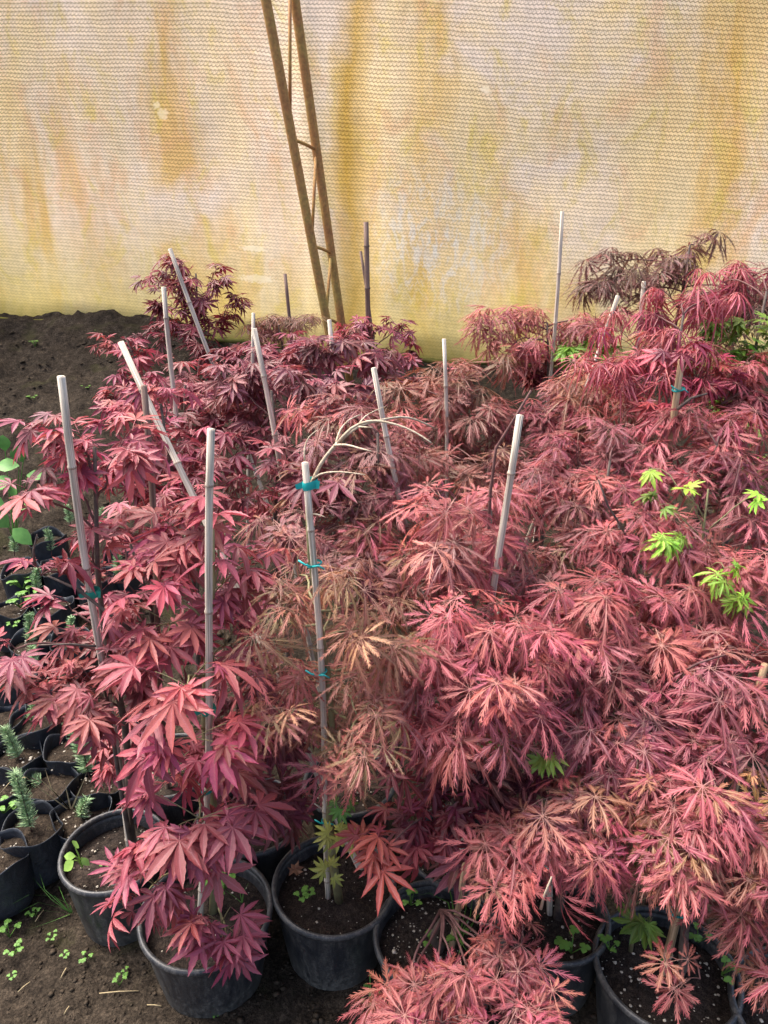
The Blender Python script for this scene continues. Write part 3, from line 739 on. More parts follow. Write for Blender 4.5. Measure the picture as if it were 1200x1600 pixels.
PINK = (0.40, 0.093, 0.118); RED = (0.35, 0.072, 0.092); DEEP = (0.25, 0.060, 0.078); CRIM = (0.14, 0.028, 0.040)
MAUVE = (0.23, 0.075, 0.085); CORAL = (0.44, 0.105, 0.110); ROSE = (0.40, 0.110, 0.125); OLIVE = (0.20, 0.105, 0.060); TAN = (0.46, 0.19, 0.135)
GRN = (0.16, 0.30, 0.035); LIME = (0.30, 0.45, 0.06); SALM = (0.42, 0.125, 0.112)
T = maple
T('red_maple', 'pinkish red maple at far left with branches reaching over the small grow bags', soilp('A', .036, .012),
  [(105, 665, 55, 35, 1.44), (175, 700, 75, 50, 1.42), (95, 735, 60, 40, 1.44), (50, 775, 55, 30, 1.34, dict(dens=.8)), (145, 850, 45, 25, 1.38, dict(dens=.8)), (62, 890, 42, 28, 1.30, dict(dens=.8)), (22, 1005, 30, 30, 1.28, dict(dens=.9)), (110, 940, 40, 45, 1.42, dict(dens=.5)),
   (160, 1005, 90, 42, 1.40), (165, 1080, 85, 65, 1.28), (75, 1085, 62, 45, 1.30, dict(dens=.9)), (45, 1055, 40, 40, 1.32, dict(dens=.6)), (195, 1030, 50, 50, 1.34)], PINK, seed=11, cmix=(MAUVE, .18), top=at(140, 700, 1.40))
T('red_maple', 'large leaved red maple growing round the foremost upright stake', soilp('B', .008, .012),
  [(300, 845, 75, 38, 1.36, dict(size=.085)), (355, 815, 45, 50, 1.36, dict(size=.085)), (250, 905, 60, 45, 1.28), (345, 900, 55, 45, 1.33, dict(size=.078)), (265, 960, 70, 45, 1.26), (290, 1055, 75, 60, 1.12, dict(size=.090)), (350, 990, 50, 60, 1.30), (300, 1140, 70, 50, 1.12, dict(size=.078)), (255, 1200, 50, 45, 1.16), (345, 1190, 45, 45, 1.18),
   (310, 1265, 80, 50, 1.06, dict(size=.078)), (295, 1320, 80, 42, 1.04, dict(size=.074)), (240, 1370, 48, 48, 1.02, dict(size=.066)), (345, 1430, 40, 50, 1.00, dict(size=.064, dens=1.2)), (215, 1400, 35, 35, 1.03, dict(size=.060, dens=1.0)), (355, 1465, 38, 25, .99, dict(size=.060, dens=1.3))], PINK, seed=12, cmix=(RED, .3), bark='greenbark', top=at(325, 830, 1.26))
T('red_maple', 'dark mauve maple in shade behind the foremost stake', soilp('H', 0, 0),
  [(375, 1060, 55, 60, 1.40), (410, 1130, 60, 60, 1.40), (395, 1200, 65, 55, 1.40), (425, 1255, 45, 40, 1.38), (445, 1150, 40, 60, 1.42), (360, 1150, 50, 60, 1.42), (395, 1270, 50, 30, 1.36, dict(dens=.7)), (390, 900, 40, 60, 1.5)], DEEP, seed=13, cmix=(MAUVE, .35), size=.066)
T('red_maple', 'red maple round the brownish stake, behind the leaning left stake', soilp('K', 0, 0),
  [(225, 960, 75, 50, 1.56), (190, 900, 50, 35, 1.6, dict(dens=.6)), (235, 1040, 60, 60, 1.52), (225, 1130, 65, 60, 1.50), (180, 830, 45, 40, 1.62, dict(dens=.5)), (250, 850, 50, 45, 1.72), (210, 1190, 40, 35, 1.48, dict(dens=.6))], RED, seed=14, cmix=(DEEP, .35), size=.062)
T('red_maple', 'bright red maple around the thick stake that leans strongly right', gbase(285, 740, 1.9),
  [(215, 655, 55, 45, 2.02), (265, 700, 60, 50, 1.98), (200, 730, 55, 50, 1.95), (310, 760, 60, 45, 1.85), (230, 790, 65, 50, 1.8), (300, 820, 60, 40, 1.8), (255, 610, 40, 40, 1.95)], RED, seed=15, cmix=(PINK, .35), size=.062)
T('red_maple', 'muted red maple around the straight stake with bulging joints', gbase(280, 680, 2.35),
  [(305, 590, 70, 50, 2.5), (225, 580, 45, 40, 2.4, dict(dens=.7)), (345, 640, 65, 55, 2.3), (300, 660, 55, 45, 2.3), (355, 710, 60, 50, 2.15), (370, 770, 55, 50, 2.0)], DEEP, seed=16, cmix=(RED, .45), size=.062)
T('dark_maple', 'small leaved dark crimson maple standing out against the cloth at left', gbase(330, 560, 3.15),
  [(290, 418, 55, 24, 3.15), (245, 438, 34, 24, 3.2, dict(dens=.8)), (320, 450, 50, 38, 3.1), (275, 470, 45, 32, 3.1), (345, 490, 32, 40, 3.1), (300, 515, 55, 32, 3.05), (340, 545, 55, 32, 3.0), (235, 520, 40, 20, 3.1, dict(dens=.5))], (.17, .028, .036), seed=17, cmix=((.24, .045, .05), .35), size=.064, dens=1.8)
T('red_maple_seedling', 'sparse red maple sprig over bare soil at the upper left', gbase(215, 600, 2.7),
  [(178, 540, 28, 16, 2.7, dict(dens=.9)), (215, 555, 25, 16, 2.7), (180, 590, 20, 14, 2.65, dict(dens=.8)), (185, 620, 28, 20, 2.6)], RED, seed=18, size=.055, trunk_r=.006)
T('red_maple', 'dusky red maple around the long pale stake left of centre', gbase(425, 720, 2.1),
  [(405, 580, 60, 45, 2.25), (455, 620, 60, 45, 2.2), (375, 600, 45, 45, 2.2), (410, 660, 65, 45, 2.2), (465, 690, 60, 45, 2.1), (420, 740, 65, 45, 1.9), (480, 750, 45, 45, 1.85)], DEEP, seed=19, cmix=(MAUVE, .4), size=.062)
T('lace_maple', 'brown tinged lace maple behind the dusky red one, left of the steel post', gbase(450, 570, 3.1),
  [(455, 497, 48, 18, 3.1, dict(leaf='fine', color=OLIVE)), (415, 520, 35, 20, 3.1, dict(leaf='fine', color=(.24, .08, .06))), (450, 545, 65, 28, 2.95, dict(leaf='palm', color=DEEP)), (395, 555, 40, 25, 2.9, dict(leaf='palm', color=DEEP))], OLIVE, seed=20, size=.065)
T('red_maple', 'large leaved plum red maple below the foot of the steel post', gbase(520, 620, 2.6),
  [(500, 543, 75, 30, 2.6), (560, 552, 60, 30, 2.6), (465, 590, 50, 32, 2.5), (530, 600, 70, 32, 2.45), (600, 590, 45, 28, 2.6)], MAUVE, seed=21, cmix=(DEEP, .4), size=.076)
T('red_maple', 'small plum red maple around the tall dark brown stake', gbase(585, 580, 3.2),
  [(565, 512, 48, 20, 3.2), (625, 512, 34, 20, 3.15), (600, 555, 48, 20, 3.1), (535, 545, 35, 22, 3.1), (560, 512, 26, 10, 3.15, dict(leaf='fine', color=OLIVE, dens=.7)), (640, 548, 20, 14, 3.1)], DEEP, seed=22, cmix=(RED, .3), size=.060)
T('lace_maple', 'dusky lace maple behind the bare twigs with a coral shoot on top', gbase(635, 820, 1.75),
  [(505, 640, 45, 28, 1.9, dict(color=CORAL)), (560, 650, 55, 35, 1.9, dict(leaf='broad', color=MAUVE)), (600, 700, 55, 40, 1.85), (530, 700, 55, 45, 1.85), (480, 760, 50, 50, 1.75, dict(leaf='palm', color=DEEP)), (560, 760, 65, 45, 1.75), (500, 825, 60, 45, 1.65), (590, 825, 60, 40, 1.70, dict(color=CORAL)), (640, 760, 45, 40, 1.88), (430, 810, 40, 40, 1.7, dict(color=MAUVE))], MAUVE, 'lace', .092, seed=23, cmix=(OLIVE, .25))
T('lace_maple', 'brownish lace maple around the thin upright stake in the middle', gbase(700, 760, 2.2),
  [(640, 600, 55, 32, 2.4, dict(color=(.26, .075, .06))), (700, 600, 50, 40, 2.35), (740, 650, 40, 45, 2.25), (655, 660, 60, 40, 2.32, dict(color=CORAL)), (700, 710, 65, 35, 2.32), (750, 720, 45, 35, 2.05), (640, 720, 45, 35, 2.05)], (.26, .085, .07), 'lace', .095, seed=24, cmix=(OLIVE, .4))
T('lace_maple', 'coral domed lace maple left of the whitish leaning stake', gbase(775, 960, 1.5),
  [(700, 785, 55, 35, 1.55), (765, 775, 50, 35, 1.66), (725, 830, 80, 42, 1.58), (800, 830, 30, 40, 1.66), (680, 850, 50, 35, 1.5, dict(color=MAUVE)), (740, 890, 70, 35, 1.58, dict(color=MAUVE)), (840, 890, 50, 35, 1.62, dict(color=MAUVE)), (660, 900, 45, 40, 1.55, dict(color=OLIVE, dens=.6))], CORAL, 'lace', .095, seed=25, cmix=(SALM, .3))
T('lace_maple', 'broad pink weeping lace maple in the centre of the picture', soilp('J', -.02, .10),
  [(720, 960, 75, 40, 1.36), (780, 990, 70, 45, 1.34), (700, 1020, 75, 45, 1.30), (790, 1060, 85, 48, 1.26), (710, 1085, 75, 45, 1.25), (660, 1040, 45, 40, 1.30), (735, 1130, 70, 40, 1.22), (840, 1040, 45, 40, 1.30)], CORAL, 'lace', .098, seed=26, cmix=(ROSE, .35), top=at(745, 960, 1.38))
T('lace_maple', 'rounded coral lace maple crown right of the pink weeping one', gbase(930, 1050, 1.48),
  [(900, 930, 75, 35, 1.46), (965, 945, 65, 40, 1.46), (880, 985, 70, 45, 1.40), (950, 1000, 80, 45, 1.38), (1010, 985, 45, 45, 1.44), (850, 950, 45, 40, 1.44), (925, 1040, 70, 35, 1.38)], CORAL, 'lace', .100, seed=27, cmix=(ROSE, .3))
T('lace_maple', 'sparse tan pink lace maple with bare pale top tied to the tall stake', soilp('C', .016, -.016),
  [(465, 890, 48, 35, 1.36), (435, 960, 42, 50, 1.24), (515, 945, 50, 40, 1.37, dict(dens=.8)), (560, 930, 50, 40, 1.26, dict(color=(.30, .16, .07))), (590, 985, 45, 50, 1.24), (555, 1030, 48, 45, 1.25, dict(color=(.30, .16, .07), dens=.8)), (600, 1060, 40, 45, 1.22), (490, 1090, 60, 38, 1.31), (448, 1115, 38, 40, 1.16), (560, 1110, 50, 40, 1.16), (505, 1150, 55, 32, 1.25, dict(color=ROSE)), (570, 1165, 45, 32, 1.12), (425, 1040, 35, 40, 1.24)], TAN, 'fine', .088, dens=.80, seed=28, cmix=((.24, .17, .08), .35), bark='greenbark', trunk_r=.0085, top=at(484, 760, 1.235))
T('lace_maple', 'dark olive lace maple low behind the tan pink one', soilp('I', 0, 0),
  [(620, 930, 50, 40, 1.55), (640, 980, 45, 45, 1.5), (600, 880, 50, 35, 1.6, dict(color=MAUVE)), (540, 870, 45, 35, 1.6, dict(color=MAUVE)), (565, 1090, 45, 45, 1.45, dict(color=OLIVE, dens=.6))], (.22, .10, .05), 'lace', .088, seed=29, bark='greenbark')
T('red_maple', 'purplish red maple in shade below the pink weeping lace crown', soilp('J', .01, .02),
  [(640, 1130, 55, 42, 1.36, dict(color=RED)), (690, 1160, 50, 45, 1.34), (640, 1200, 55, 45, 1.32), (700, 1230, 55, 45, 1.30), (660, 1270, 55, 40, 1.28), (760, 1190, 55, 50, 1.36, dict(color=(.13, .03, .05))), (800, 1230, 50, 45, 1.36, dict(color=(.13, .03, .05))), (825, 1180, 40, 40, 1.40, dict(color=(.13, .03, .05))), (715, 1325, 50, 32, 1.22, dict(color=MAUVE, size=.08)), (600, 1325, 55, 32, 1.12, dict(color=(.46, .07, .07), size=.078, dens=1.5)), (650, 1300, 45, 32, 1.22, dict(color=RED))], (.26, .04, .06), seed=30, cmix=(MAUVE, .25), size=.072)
T('lace_maple', 'coral and salmon lace maple over the half hidden pot', soilp('E', .01, .02),
  [(880, 1235, 70, 35, 1.16, dict(leaf='broad', color=MAUVE)), (830, 1300, 60, 38, 1.12), (910, 1290, 70, 35, 1.10), (870, 1318, 62, 30, 1.09), (935, 1305, 48, 34, 1.09), (785, 1352, 42, 32, 1.08), (905, 1352, 42, 20, 1.07), (745, 1285, 40, 32, 1.14), (830, 1358, 42, 20, 1.06), (940, 1240, 45, 35, 1.16)], CORAL, 'lace', .088, seed=31, cmix=((.30, .13, .08), .3))
T('lace_maple', 'pale coral lace maple drooping over the front edge of the grassy pot', soilp('D', -.012, -.01),
  [(630, 1540, 50, 32, .92, dict(color=CORAL, dens=1.5)), (705, 1515, 55, 34, .94, dict(leaf='broad', dens=1.3)), (775, 1535, 60, 36, .92, dict(leaf='broad', color=MAUVE)), (690, 1590, 70, 35, .86, dict(leaf='broad', color=ROSE)), (815, 1470, 45, 32, .99), (845, 1530, 30, 36, .94), (765, 1495, 40, 28, .97), (620, 1585, 45, 30, .89, dict(dens=1.4)), (780, 1610, 70, 30, .85)], SALM, 'lace', .078, seed=32, cmix=(ROSE, .35), dens=.9, top=soilp('D', -.005, -.04) + Vector((0, 0, .16)))
T('lace_maple', 'pink brown lace maple in the large lower right pot', soilp('F', .025, .0),
  [(1050, 1250, 70, 40, 1.10), (1120, 1220, 65, 45, 1.12), (1170, 1280, 45, 55, 1.08), (1060, 1320, 65, 40, 1.04), (1130, 1340, 65, 45, 1.02), (1000, 1300, 45, 45, 1.08, dict(dens=.7)), (1095, 1345, 58, 30, 1.04, dict(color=MAUVE)), (1170, 1365, 45, 42, 1.0), (1135, 1395, 50, 26, 1.01), (1185, 1430, 26, 36, .99), (1065, 1500, 36, 20, .96, dict(dens=.5)), (1095, 1525, 32, 18, .95, dict(dens=.6)), (1190, 1230, 30, 40, 1.12, dict(color=(.50, .28, .09))), (1000, 1345, 32, 36, 1.08, dict(color=OLIVE, dens=.6)), (1195, 1500, 22, 36, .95)], (.33, .080, .080), 'broad', .088, seed=33, cmix=((.24, .11, .06), .3))
T('lace_maple', 'mauve pink lace maple with broad lobes above the lower right pot', gbase(1060, 1180, 1.36),
  [(1040, 1060, 70, 45, 1.32), (1115, 1060, 65, 45, 1.32), (1170, 1020, 45, 50, 1.34), (980, 1110, 65, 45, 1.28), (1060, 1130, 75, 45, 1.24), (1140, 1130, 65, 48, 1.24), (1000, 1170, 65, 40, 1.22), (900, 1130, 60, 40, 1.28), (860, 1165, 50, 40, 1.28), (1080, 1185, 60, 32, 1.2), (1180, 1120, 30, 45, 1.28)], (.29, .065, .080), 'broad', .098, seed=34, cmix=(MAUVE, .35))
T('lace_maple', 'rosy lace maple with dusky lower leaves behind the rounded coral crown', gbase(950, 900, 1.85),
  [(965, 680, 65, 42, 2.0, dict(color=ROSE)), (905, 720, 55, 40, 1.95), (850, 760, 50, 40, 1.9), (960, 760, 65, 42, 1.85), (900, 800, 60, 40, 1.8, dict(color=(.24, .07, .06))), (865, 855, 45, 35, 1.75, dict(color=OLIVE, dens=.6)), (955, 840, 55, 40, 1.72), (1000, 720, 45, 40, 1.95)], (.30, .055, .065), 'lace', .095, seed=35, cmix=(MAUVE, .4))
T('lace_maple', 'dark rose lace maple beside the tan stake with turquoise cord', gbase(1080, 800, 1.8),
  [(1080, 660, 60, 40, 1.95), (1140, 660, 60, 45, 1.95), (1060, 720, 55, 42, 1.85), (1130, 740, 65, 45, 1.82, dict(color=MAUVE)), (1185, 720, 35, 50, 1.85), (1120, 800, 65, 42, 1.75, dict(color=MAUVE)), (1180, 800, 35, 40, 1.75)], (.32, .05, .065), 'lace', .100, seed=36, cmix=(ROSE, .25))
T('lace_maple', 'coral red lace maple mixed with lime green shoots at the right', gbase(1060, 1000, 1.58),
  [(1000, 830, 55, 40, 1.68), (1060, 840, 55, 42, 1.65), (990, 900, 55, 35, 1.6), (1060, 910, 60, 40, 1.56), (1110, 870, 45, 42, 1.62), (1175, 870, 45, 42, 1.6, dict(color=SALM)), (1170, 950, 45, 45, 1.52), (1100, 970, 60, 40, 1.5), (1040, 990, 50, 35, 1.5, dict(color=MAUVE))], CORAL, 'lace', .095, seed=37, cmix=(ROSE, .4))
T('lace_maple', 'olive tinged lace maple under the grey left leaning stake', gbase(915, 650, 2.45),
  [(930, 590, 50, 32, 2.45, dict(color=(.40, .17, .09))), (890, 620, 50, 32, 2.4, dict(color=(.36, .15, .08))), (960, 620, 55, 32, 2.35), (910, 650, 55, 32, 2.3), (990, 640, 40, 32, 2.3)], (.34, .075, .07), 'fine', .100, seed=38, cmix=(OLIVE, .35))
T('lace_maple', 'spreading pinkish lace maple round the tallest jointed stake', gbase(860, 680, 2.75),
  [(765, 505, 38, 22, 2.8, dict(dens=.9)), (835, 490, 42, 18, 2.85), (800, 530, 40, 25, 2.75), (900, 510, 42, 18, 2.8), (760, 575, 35, 26, 2.65, dict(color=OLIVE)), (845, 560, 55, 28, 2.9, dict(leaf='palm', color=(.24, .03, .05), size=.07)), (860, 590, 48, 24, 2.88, dict(leaf='palm', color=(.24, .03, .05), size=.07)), (930, 500, 30, 20, 2.8)], (.36, .085, .085), 'fine', .095, seed=39, cmix=(SALM, .3), dens=1.7)
T('dark_maple', 'deep crimson maple low between the tallest stake and the centre', gbase(850, 720, 2.3),
  [(870, 640, 50, 35, 2.35), (820, 670, 45, 38, 2.3), (860, 690, 55, 35, 2.2), (800, 720, 35, 40, 2.2, dict(color=MAUVE)), (845, 725, 45, 32, 2.1, dict(color=MAUVE))], (.17, .02, .035), 'broad', .085, seed=40, cmix=(DEEP, .3))
T('curled_maple', 'rosy maple with curled thread like leaves at the upper right', gbase(1060, 720, 2.2),
  [(1060, 470, 70, 28, 2.3), (1000, 490, 55, 26, 2.35), (1110, 470, 45, 26, 2.3), (1000, 540, 65, 32, 2.2), (1060, 530, 60, 35, 2.2), (960, 560, 50, 30, 2.2), (1020, 590, 60, 32, 2.1), (950, 580, 40, 25, 2.1), (1090, 580, 50, 35, 2.15, dict(leaf='palm', color=(.26, .035, .05), size=.06)), (1062, 545, 40, 22, 1.96, dict(leaf='palm', color=(.24, .03, .05), size=.06)), (1020, 630, 40, 30, 2.05, dict(leaf='palm', color=(.28, .035, .05), size=.06))], (.42, .085, .11), 'curl', .085, seed=41, cmix=((.34, .04, .06), .4), dens=1.1)
T('curled_maple', 'rose red maple at the right edge below the cloth', gbase(1170, 700, 2.3),
  [(1130, 435, 45, 18, 2.6, dict(dens=.9)), (1180, 425, 38, 18, 2.6), (1160, 580, 55, 35, 2.2, dict(leaf='lace', color=(.34, .06, .06))), (1185, 630, 35, 40, 2.1, dict(leaf='broad', color=MAUVE)), (1130, 620, 50, 35, 2.1, dict(leaf='broad', color=(.28, .05, .06)))], (.36, .055, .075), 'curl', .085, seed=42)
T('olive_maple', 'olive brown drooping lace maple in front of the cloth at the upper right', gbase(1050, 560, 3.0),
  [(955, 408, 40, 18, 2.95), (985, 440, 52, 26, 2.9), (1050, 400, 50, 16, 3.0), (1090, 372, 22, 14, 3.0, dict(dens=.9)), (1030, 425, 45, 20, 2.95), (1120, 460, 60, 26, 2.8), (1165, 470, 50, 26, 2.8), (945, 450, 26, 22, 2.9, dict(dens=.8)), (1185, 450, 35, 26, 2.8), (1150, 500, 50, 20, 2.75)], (.082, .052, .026), 'fine', .105, seed=43, cmix=((.13, .05, .035), .35), dens=1.7)
T('green_maple', 'fresh green maple behind the rosy maple at the right edge', gbase(1150, 640, 2.75),
  [(1125, 515, 35, 18, 2.3), (1185, 520, 32, 24, 2.25), (1150, 545, 40, 18, 2.3), (1190, 560, 30, 20, 2.7), (1105, 500, 25, 12, 2.75), (1170, 660, 35, 30, 2.5, dict(dens=.5)), (1110, 630, 30, 20, 2.5, dict(dens=.5)), (890, 548, 32, 14, 2.75), (925, 545, 30, 16, 2.75), (1190, 740, 30, 30, 2.3, dict(dens=.5))], GRN, 'green', .065, seed=44, bark='greenbark', trunk_r=.007)
T('green_maple_shoot', 'lime green maple shoots poking out of coral lace leaves at the right', gbase(1080, 980, 1.62),
  [(1018, 728, 22, 10, 1.70, dict(dens=1.0)), (1072, 772, 20, 10, 1.62), (1032, 782, 16, 18, 1.64, dict(color=(.20, .32, .05))), (1042, 845, 18, 24, 1.58, dict(dens=1.1, leaf='greenlace')), (1132, 885, 14, 8, 1.5, dict(size=.035)), (1135, 925, 22, 26, 1.48, dict(leaf='greenlace')), (1195, 772, 12, 8, 1.62)], LIME, 'green', .046, seed=45, bark='greenbark', trunk_r=.005, dens=.75)
T('green_maple_shoot', 'small green maple shoots in shade among the lower right lace leaves', soilp('F', -.05, .06),
  [(1000, 1260, 25, 40, 1.16, dict(dens=.6)), (985, 1330, 25, 40, 1.14, dict(dens=.6)), (1020, 1430, 22, 35, 1.10, dict(dens=.6)), (850, 1180, 20, 12, 1.22, dict(color=(.25, .40, .06))), (790, 1160, 22, 22, 1.36, dict(color=(.10, .2, .03))), (940, 1080, 30, 25, 1.34, dict(dens=.5)), (1075, 1380, 20, 25, 1.1)], (.13, .25, .04), 'green', .05, seed=46, bark='greenbark', trunk_r=.004)

# yellow-green rootstock shoots low on the centre maple's stem
def shoots(px, py, Y, n, root, base, seed, col=(.36, .40, .07), size=.032):
    rnd = random.Random(seed); c = at(px, py, Y)
    for i in range(n):
        d = rand_unit(rnd); d.z = abs(d.z) * .4; d.y -= .3; d.normalize(); nrm = (UP * .6 + Vector((0, -.5, 0)) + rand_unit(rnd) * .3).normalized()
        tip = (d - nrm * d.dot(nrm)).normalized(); xa = tip.cross(nrm)
        o = bpy.data.objects.new('leaf', rnd.choice(LM['green'])); COL.objects.link(o); o.parent = root
        m_ = Matrix((xa, tip, nrm)).transposed().to_4x4() @ Matrix.Scale(size * rnd.uniform(.7, 1.1), 4); m_.translation = c + tip * .014 - base
        o.matrix_local = m_; o.color = (*col, 1)
cm = [o for o in COL.objects if o.get('label', '').startswith('sparse tan pink')][0]
for (px, py, n, s) in ((522, 1305, 6, 1), (540, 1312, 4, 2), (516, 1362, 4, 3), (535, 1255, 5, 4)):
    shoots(px, py, 1.19, n, cm, soilp('C', .016, -.016), s, (.36, .38, .08) if s != 4 else (.10, .25, .04))
# bare pale branches at its top
def bare_branches():
    b0 = soilp('C', .016, -.016); Y = 1.225
    paths = [([(485, 760), (500, 725), (520, 700), (530, 690), (560, 664), (590, 658), (625, 650), (650, 655), (677, 668)], [0, 0, 0, 0, .02, .05, .08, .10, .12], .0052),
             ([(528, 692), (548, 668), (575, 657), (600, 658), (635, 668), (660, 682), (674, 692)], [0, .0, .0, -.01, -.02, -.03, -.04], .0042),
             ([(524, 697), (530, 672), (545, 655), (566, 647)], [0, .03, .05, .07], .0030),
             ([(558, 666), (570, 650), (585, 642), (602, 635)], [.02, .04, .06, .08], .0022),
             ([(522, 696), (540, 694), (560, 700), (580, 705)], [0, -.03, -.05, -.07], .0034),
             ([(560, 667), (582, 668)], [.02, .01], .0028),
             ([(488, 750), (500, 740), (520, 737), (545, 738), (570, 742)], [0, -.02, -.04, -.05, -.06], .0030),
             ([(476, 720), (475, 700), (482, 682), (496, 672)], [0, .01, .02, .03], .0026),
             ([(489, 803), (498, 804), (508, 808)], [-.01, -.02, -.03], .0024)]
    for pts, dy, r in paths:
        r *= .68; w_ = [at(x, y, Y + d) - b0 for (x, y), d in zip(pts, dy)]
        # smooth the path
        q = []
        for i in range(len(w_) - 1):
            for t in (0, .5): q.append(w_[i].lerp(w_[i + 1], t))
        q.append(w_[-1]); q = [q[0]] + [(q[i - 1] + q[i] * 2 + q[i + 1]) / 4 for i in range(1, len(q) - 1)] + [q[-1]]
        mb = MB(); mb.tube(q, [r * (1 - .6 * i / (len(q) - 1)) for i in range(len(q))], 8); mb.build('bare_branch', M['bare'], cm)
bare_branches()
# other bare twigs seen among the leaves, each a branch of the maple it grows on
def twig_on(start, pts, Y, r, m='bark'):
    t = [o for o in COL.objects if o.get('label', '').startswith(start)][0]
    w_ = [at(x, y, Y) - t.location for (x, y) in pts]
    mb = MB(); mb.tube(w_, [r * (1 - .5 * i / (len(w_) - 1)) for i in range(len(w_))], 6); mb.build('branch', M[m], t)
twig_on('pinkish red maple', [(205, 985), (165, 955), (120, 920), (75, 900)], 1.30, .0040)
twig_on('pinkish red maple', [(150, 1010), (110, 1006), (60, 1008)], 1.28, .0026)
twig_on('pinkish red maple', [(55, 885), (52, 860), (58, 835)], 1.31, .0028)
twig_on('pinkish red maple', [(205, 1320), (190, 1240), (176, 1150), (160, 1040)], 1.33, .0065)
twig_on('coral domed', [(768, 930), (762, 850), (766, 770), (775, 700), (800, 660), (830, 610)], 1.53, .0045, 'twig')
twig_on('rosy lace maple with dusky', [(1000, 880), (975, 830), (950, 790), (935, 750)], 1.66, .0036)
twig_on('dark rose lace', [(1058, 640), (1080, 622), (1105, 615)], 1.88, .0045)
twig_on('mauve pink lace', [(965, 1250), (990, 1235), (1030, 1215)], 1.15, .0055)
twig_on('coral and salmon', [(845, 1420), (850, 1400), (862, 1370)], 1.00, .0030, 'bare')
twig_on('sparse red maple sprig', [(215, 600), (210, 560), (195, 525)], 2.68, .0035)

# ------------------------------------------------------------------ grow bags and spruce seedlings on the left
def bag(px, py, D, label, seed, H=.15):
    rnd = random.Random(seed); P = on_ground(px, py, H - .02); R = D / 2
    root = empty('grow_bag', (P.x, P.y, P.z - H + .02), label, 'grow bag', 'black grow bags')
    p1, p2, p3 = [rnd.uniform(0, 6.28) for _ in range(3)]
    wob = lambda a, z: (.05 * math.sin(3 * a + p1) + .03 * math.sin(5 * a + p2 + z * 30) + .04 * math.cos(2 * a + p3)) * (0.4 + .6 * z / H)
    mb = MB(); n = 40; vs = []; fs = []
    prof = [(.90, 0), (.97, .02), (1.0, H * .3), (1.0, H * .6), (1.0, H * .85), (1.02, H * .96), (1.03, H * 1.0), (1.01, H * 1.0), (.985, H * .93), (.975, H * .80)]
    for (r, z) in prof:
        for k in range(n):
            a = 2 * math.pi * k / n; q = R * r * (1 + wob(a, z)); zz = z + (.010 * math.sin(2 * a + p2) + .008 * math.sin(4 * a + p1) if z > H * .9 else 0)
            vs.append((q * math.cos(a), q * math.sin(a), zz))
    for i in range(len(prof) - 1):
        for k in range(n): fs.append((i * n + k, i * n + (k + 1) % n, (i + 1) * n + (k + 1) % n, (i + 1) * n + k))
    mb.add(vs, fs); mb.build('bag_wall', M['bag'], root)
    mb = MB(); nr = 9; na = 32; vs = [(0, 0, H * .86)]; o1 = rnd.uniform(0, 40)
    for i in range(1, nr + 1):
        for k in range(na):
            a = 2 * math.pi * k / na; r = R * .985 * i / nr * (1 + wob(a, H) * (i / nr)); x, y = r * math.cos(a), r * math.sin(a)
            vs.append((x, y, H * .86 - .012 * (i / nr) ** 3 + (float(fbm((x + o1) * 22, y * 22, 3)) - .5) * .018))
    fs = [(0, 1 + k, 1 + (k + 1) % na) for k in range(na)]
    for i in range(nr - 1):
        for k in range(na):
            a = 1 + i * na + k; b = 1 + i * na + (k + 1) % na; fs.append((a, a + na, b + na, b))
    mb.add(vs, fs); so = mb.build('soil', M['bagsoil'], root)
    mb = MB()
    for i in range(26):
        r = R * .9 * math.sqrt(rnd.random()); a = rnd.uniform(0, 6.28); blob(mb, (r * math.cos(a), r * math.sin(a), H * .86), .0015 + .0035 * rnd.random() ** 3, rnd)
    tag(mb.build('crumb', M['perlite'] if seed % 3 else M['clod'], so, False), kind='stuff')
    return P
BAGS = [(50, 1300, .150, 'nearest whole black grow bag left of the leftmost pot, with a blue green spruce seedling'),
        (-6, 1345, .150, 'black grow bag cut off by the left edge of the photo, lowest of the bags'),
        (128, 1280, .145, 'black grow bag squeezed behind the leftmost pot, dry grass rising from it'),
        (80, 1228, .140, 'mossy black grow bag in the middle of the lower group at left'),
        (28, 1185, .142, 'black grow bag with a white pebble on its soil near the left edge'),
        (112, 1172, .138, 'black grow bag behind the mossy one, under the leaning spruce seedling'),
        (54, 1133, .138, 'black grow bag with a low fold and wide rim under red maple leaves'),
        (152, 1228, .135, 'black grow bag between the mossy one and the leftmost pot'),
        (192, 1160, .135, 'black grow bag behind the foot of the leaning left stake'),
        (5, 1128, .135, 'black grow bag at the left edge above the one with the pebble'),
        (138, 1140, .135, 'black grow bag in shade above the leaning spruce seedling'),
        (-8, 1240, .135, 'black grow bag at the left edge beside the mossy one'),
        (20, 1070, .135, 'black grow bag at the left edge under the drooping red branch'),
        (88, 1068, .135, 'shaded black grow bag under the lowest left maple leaves'),
        (50, 1010, .135, 'black grow bag with pale spruce seedling left of the leaning stake'),
        (115, 1005, .135, 'shaded black grow bag directly left of the leaning stake'),
        (15, 955, .135, 'black grow bag behind a bright green clover patch at the left edge'),
        (85, 950, .135, 'black grow bag in shade behind the clover patch'),
        (150, 905, .135, 'black grow bag right of the leaning stake with a folded open rim'),
        (95, 890, .135, 'black grow bag behind the leaning stake at mid height'),
        (35, 895, .135, 'black grow bag near the big leaved weed at the left edge'),
        (190, 880, .135, 'black grow bag farthest right in the left group, under red leaves'),
        (75, 845, .135, 'farthest black grow bag at left, below the big leaved weed')]
BP = {}
for i, (x, y, D, lab) in enumerate(BAGS): BP[i] = bag(x, y, D, lab, 60 + i)
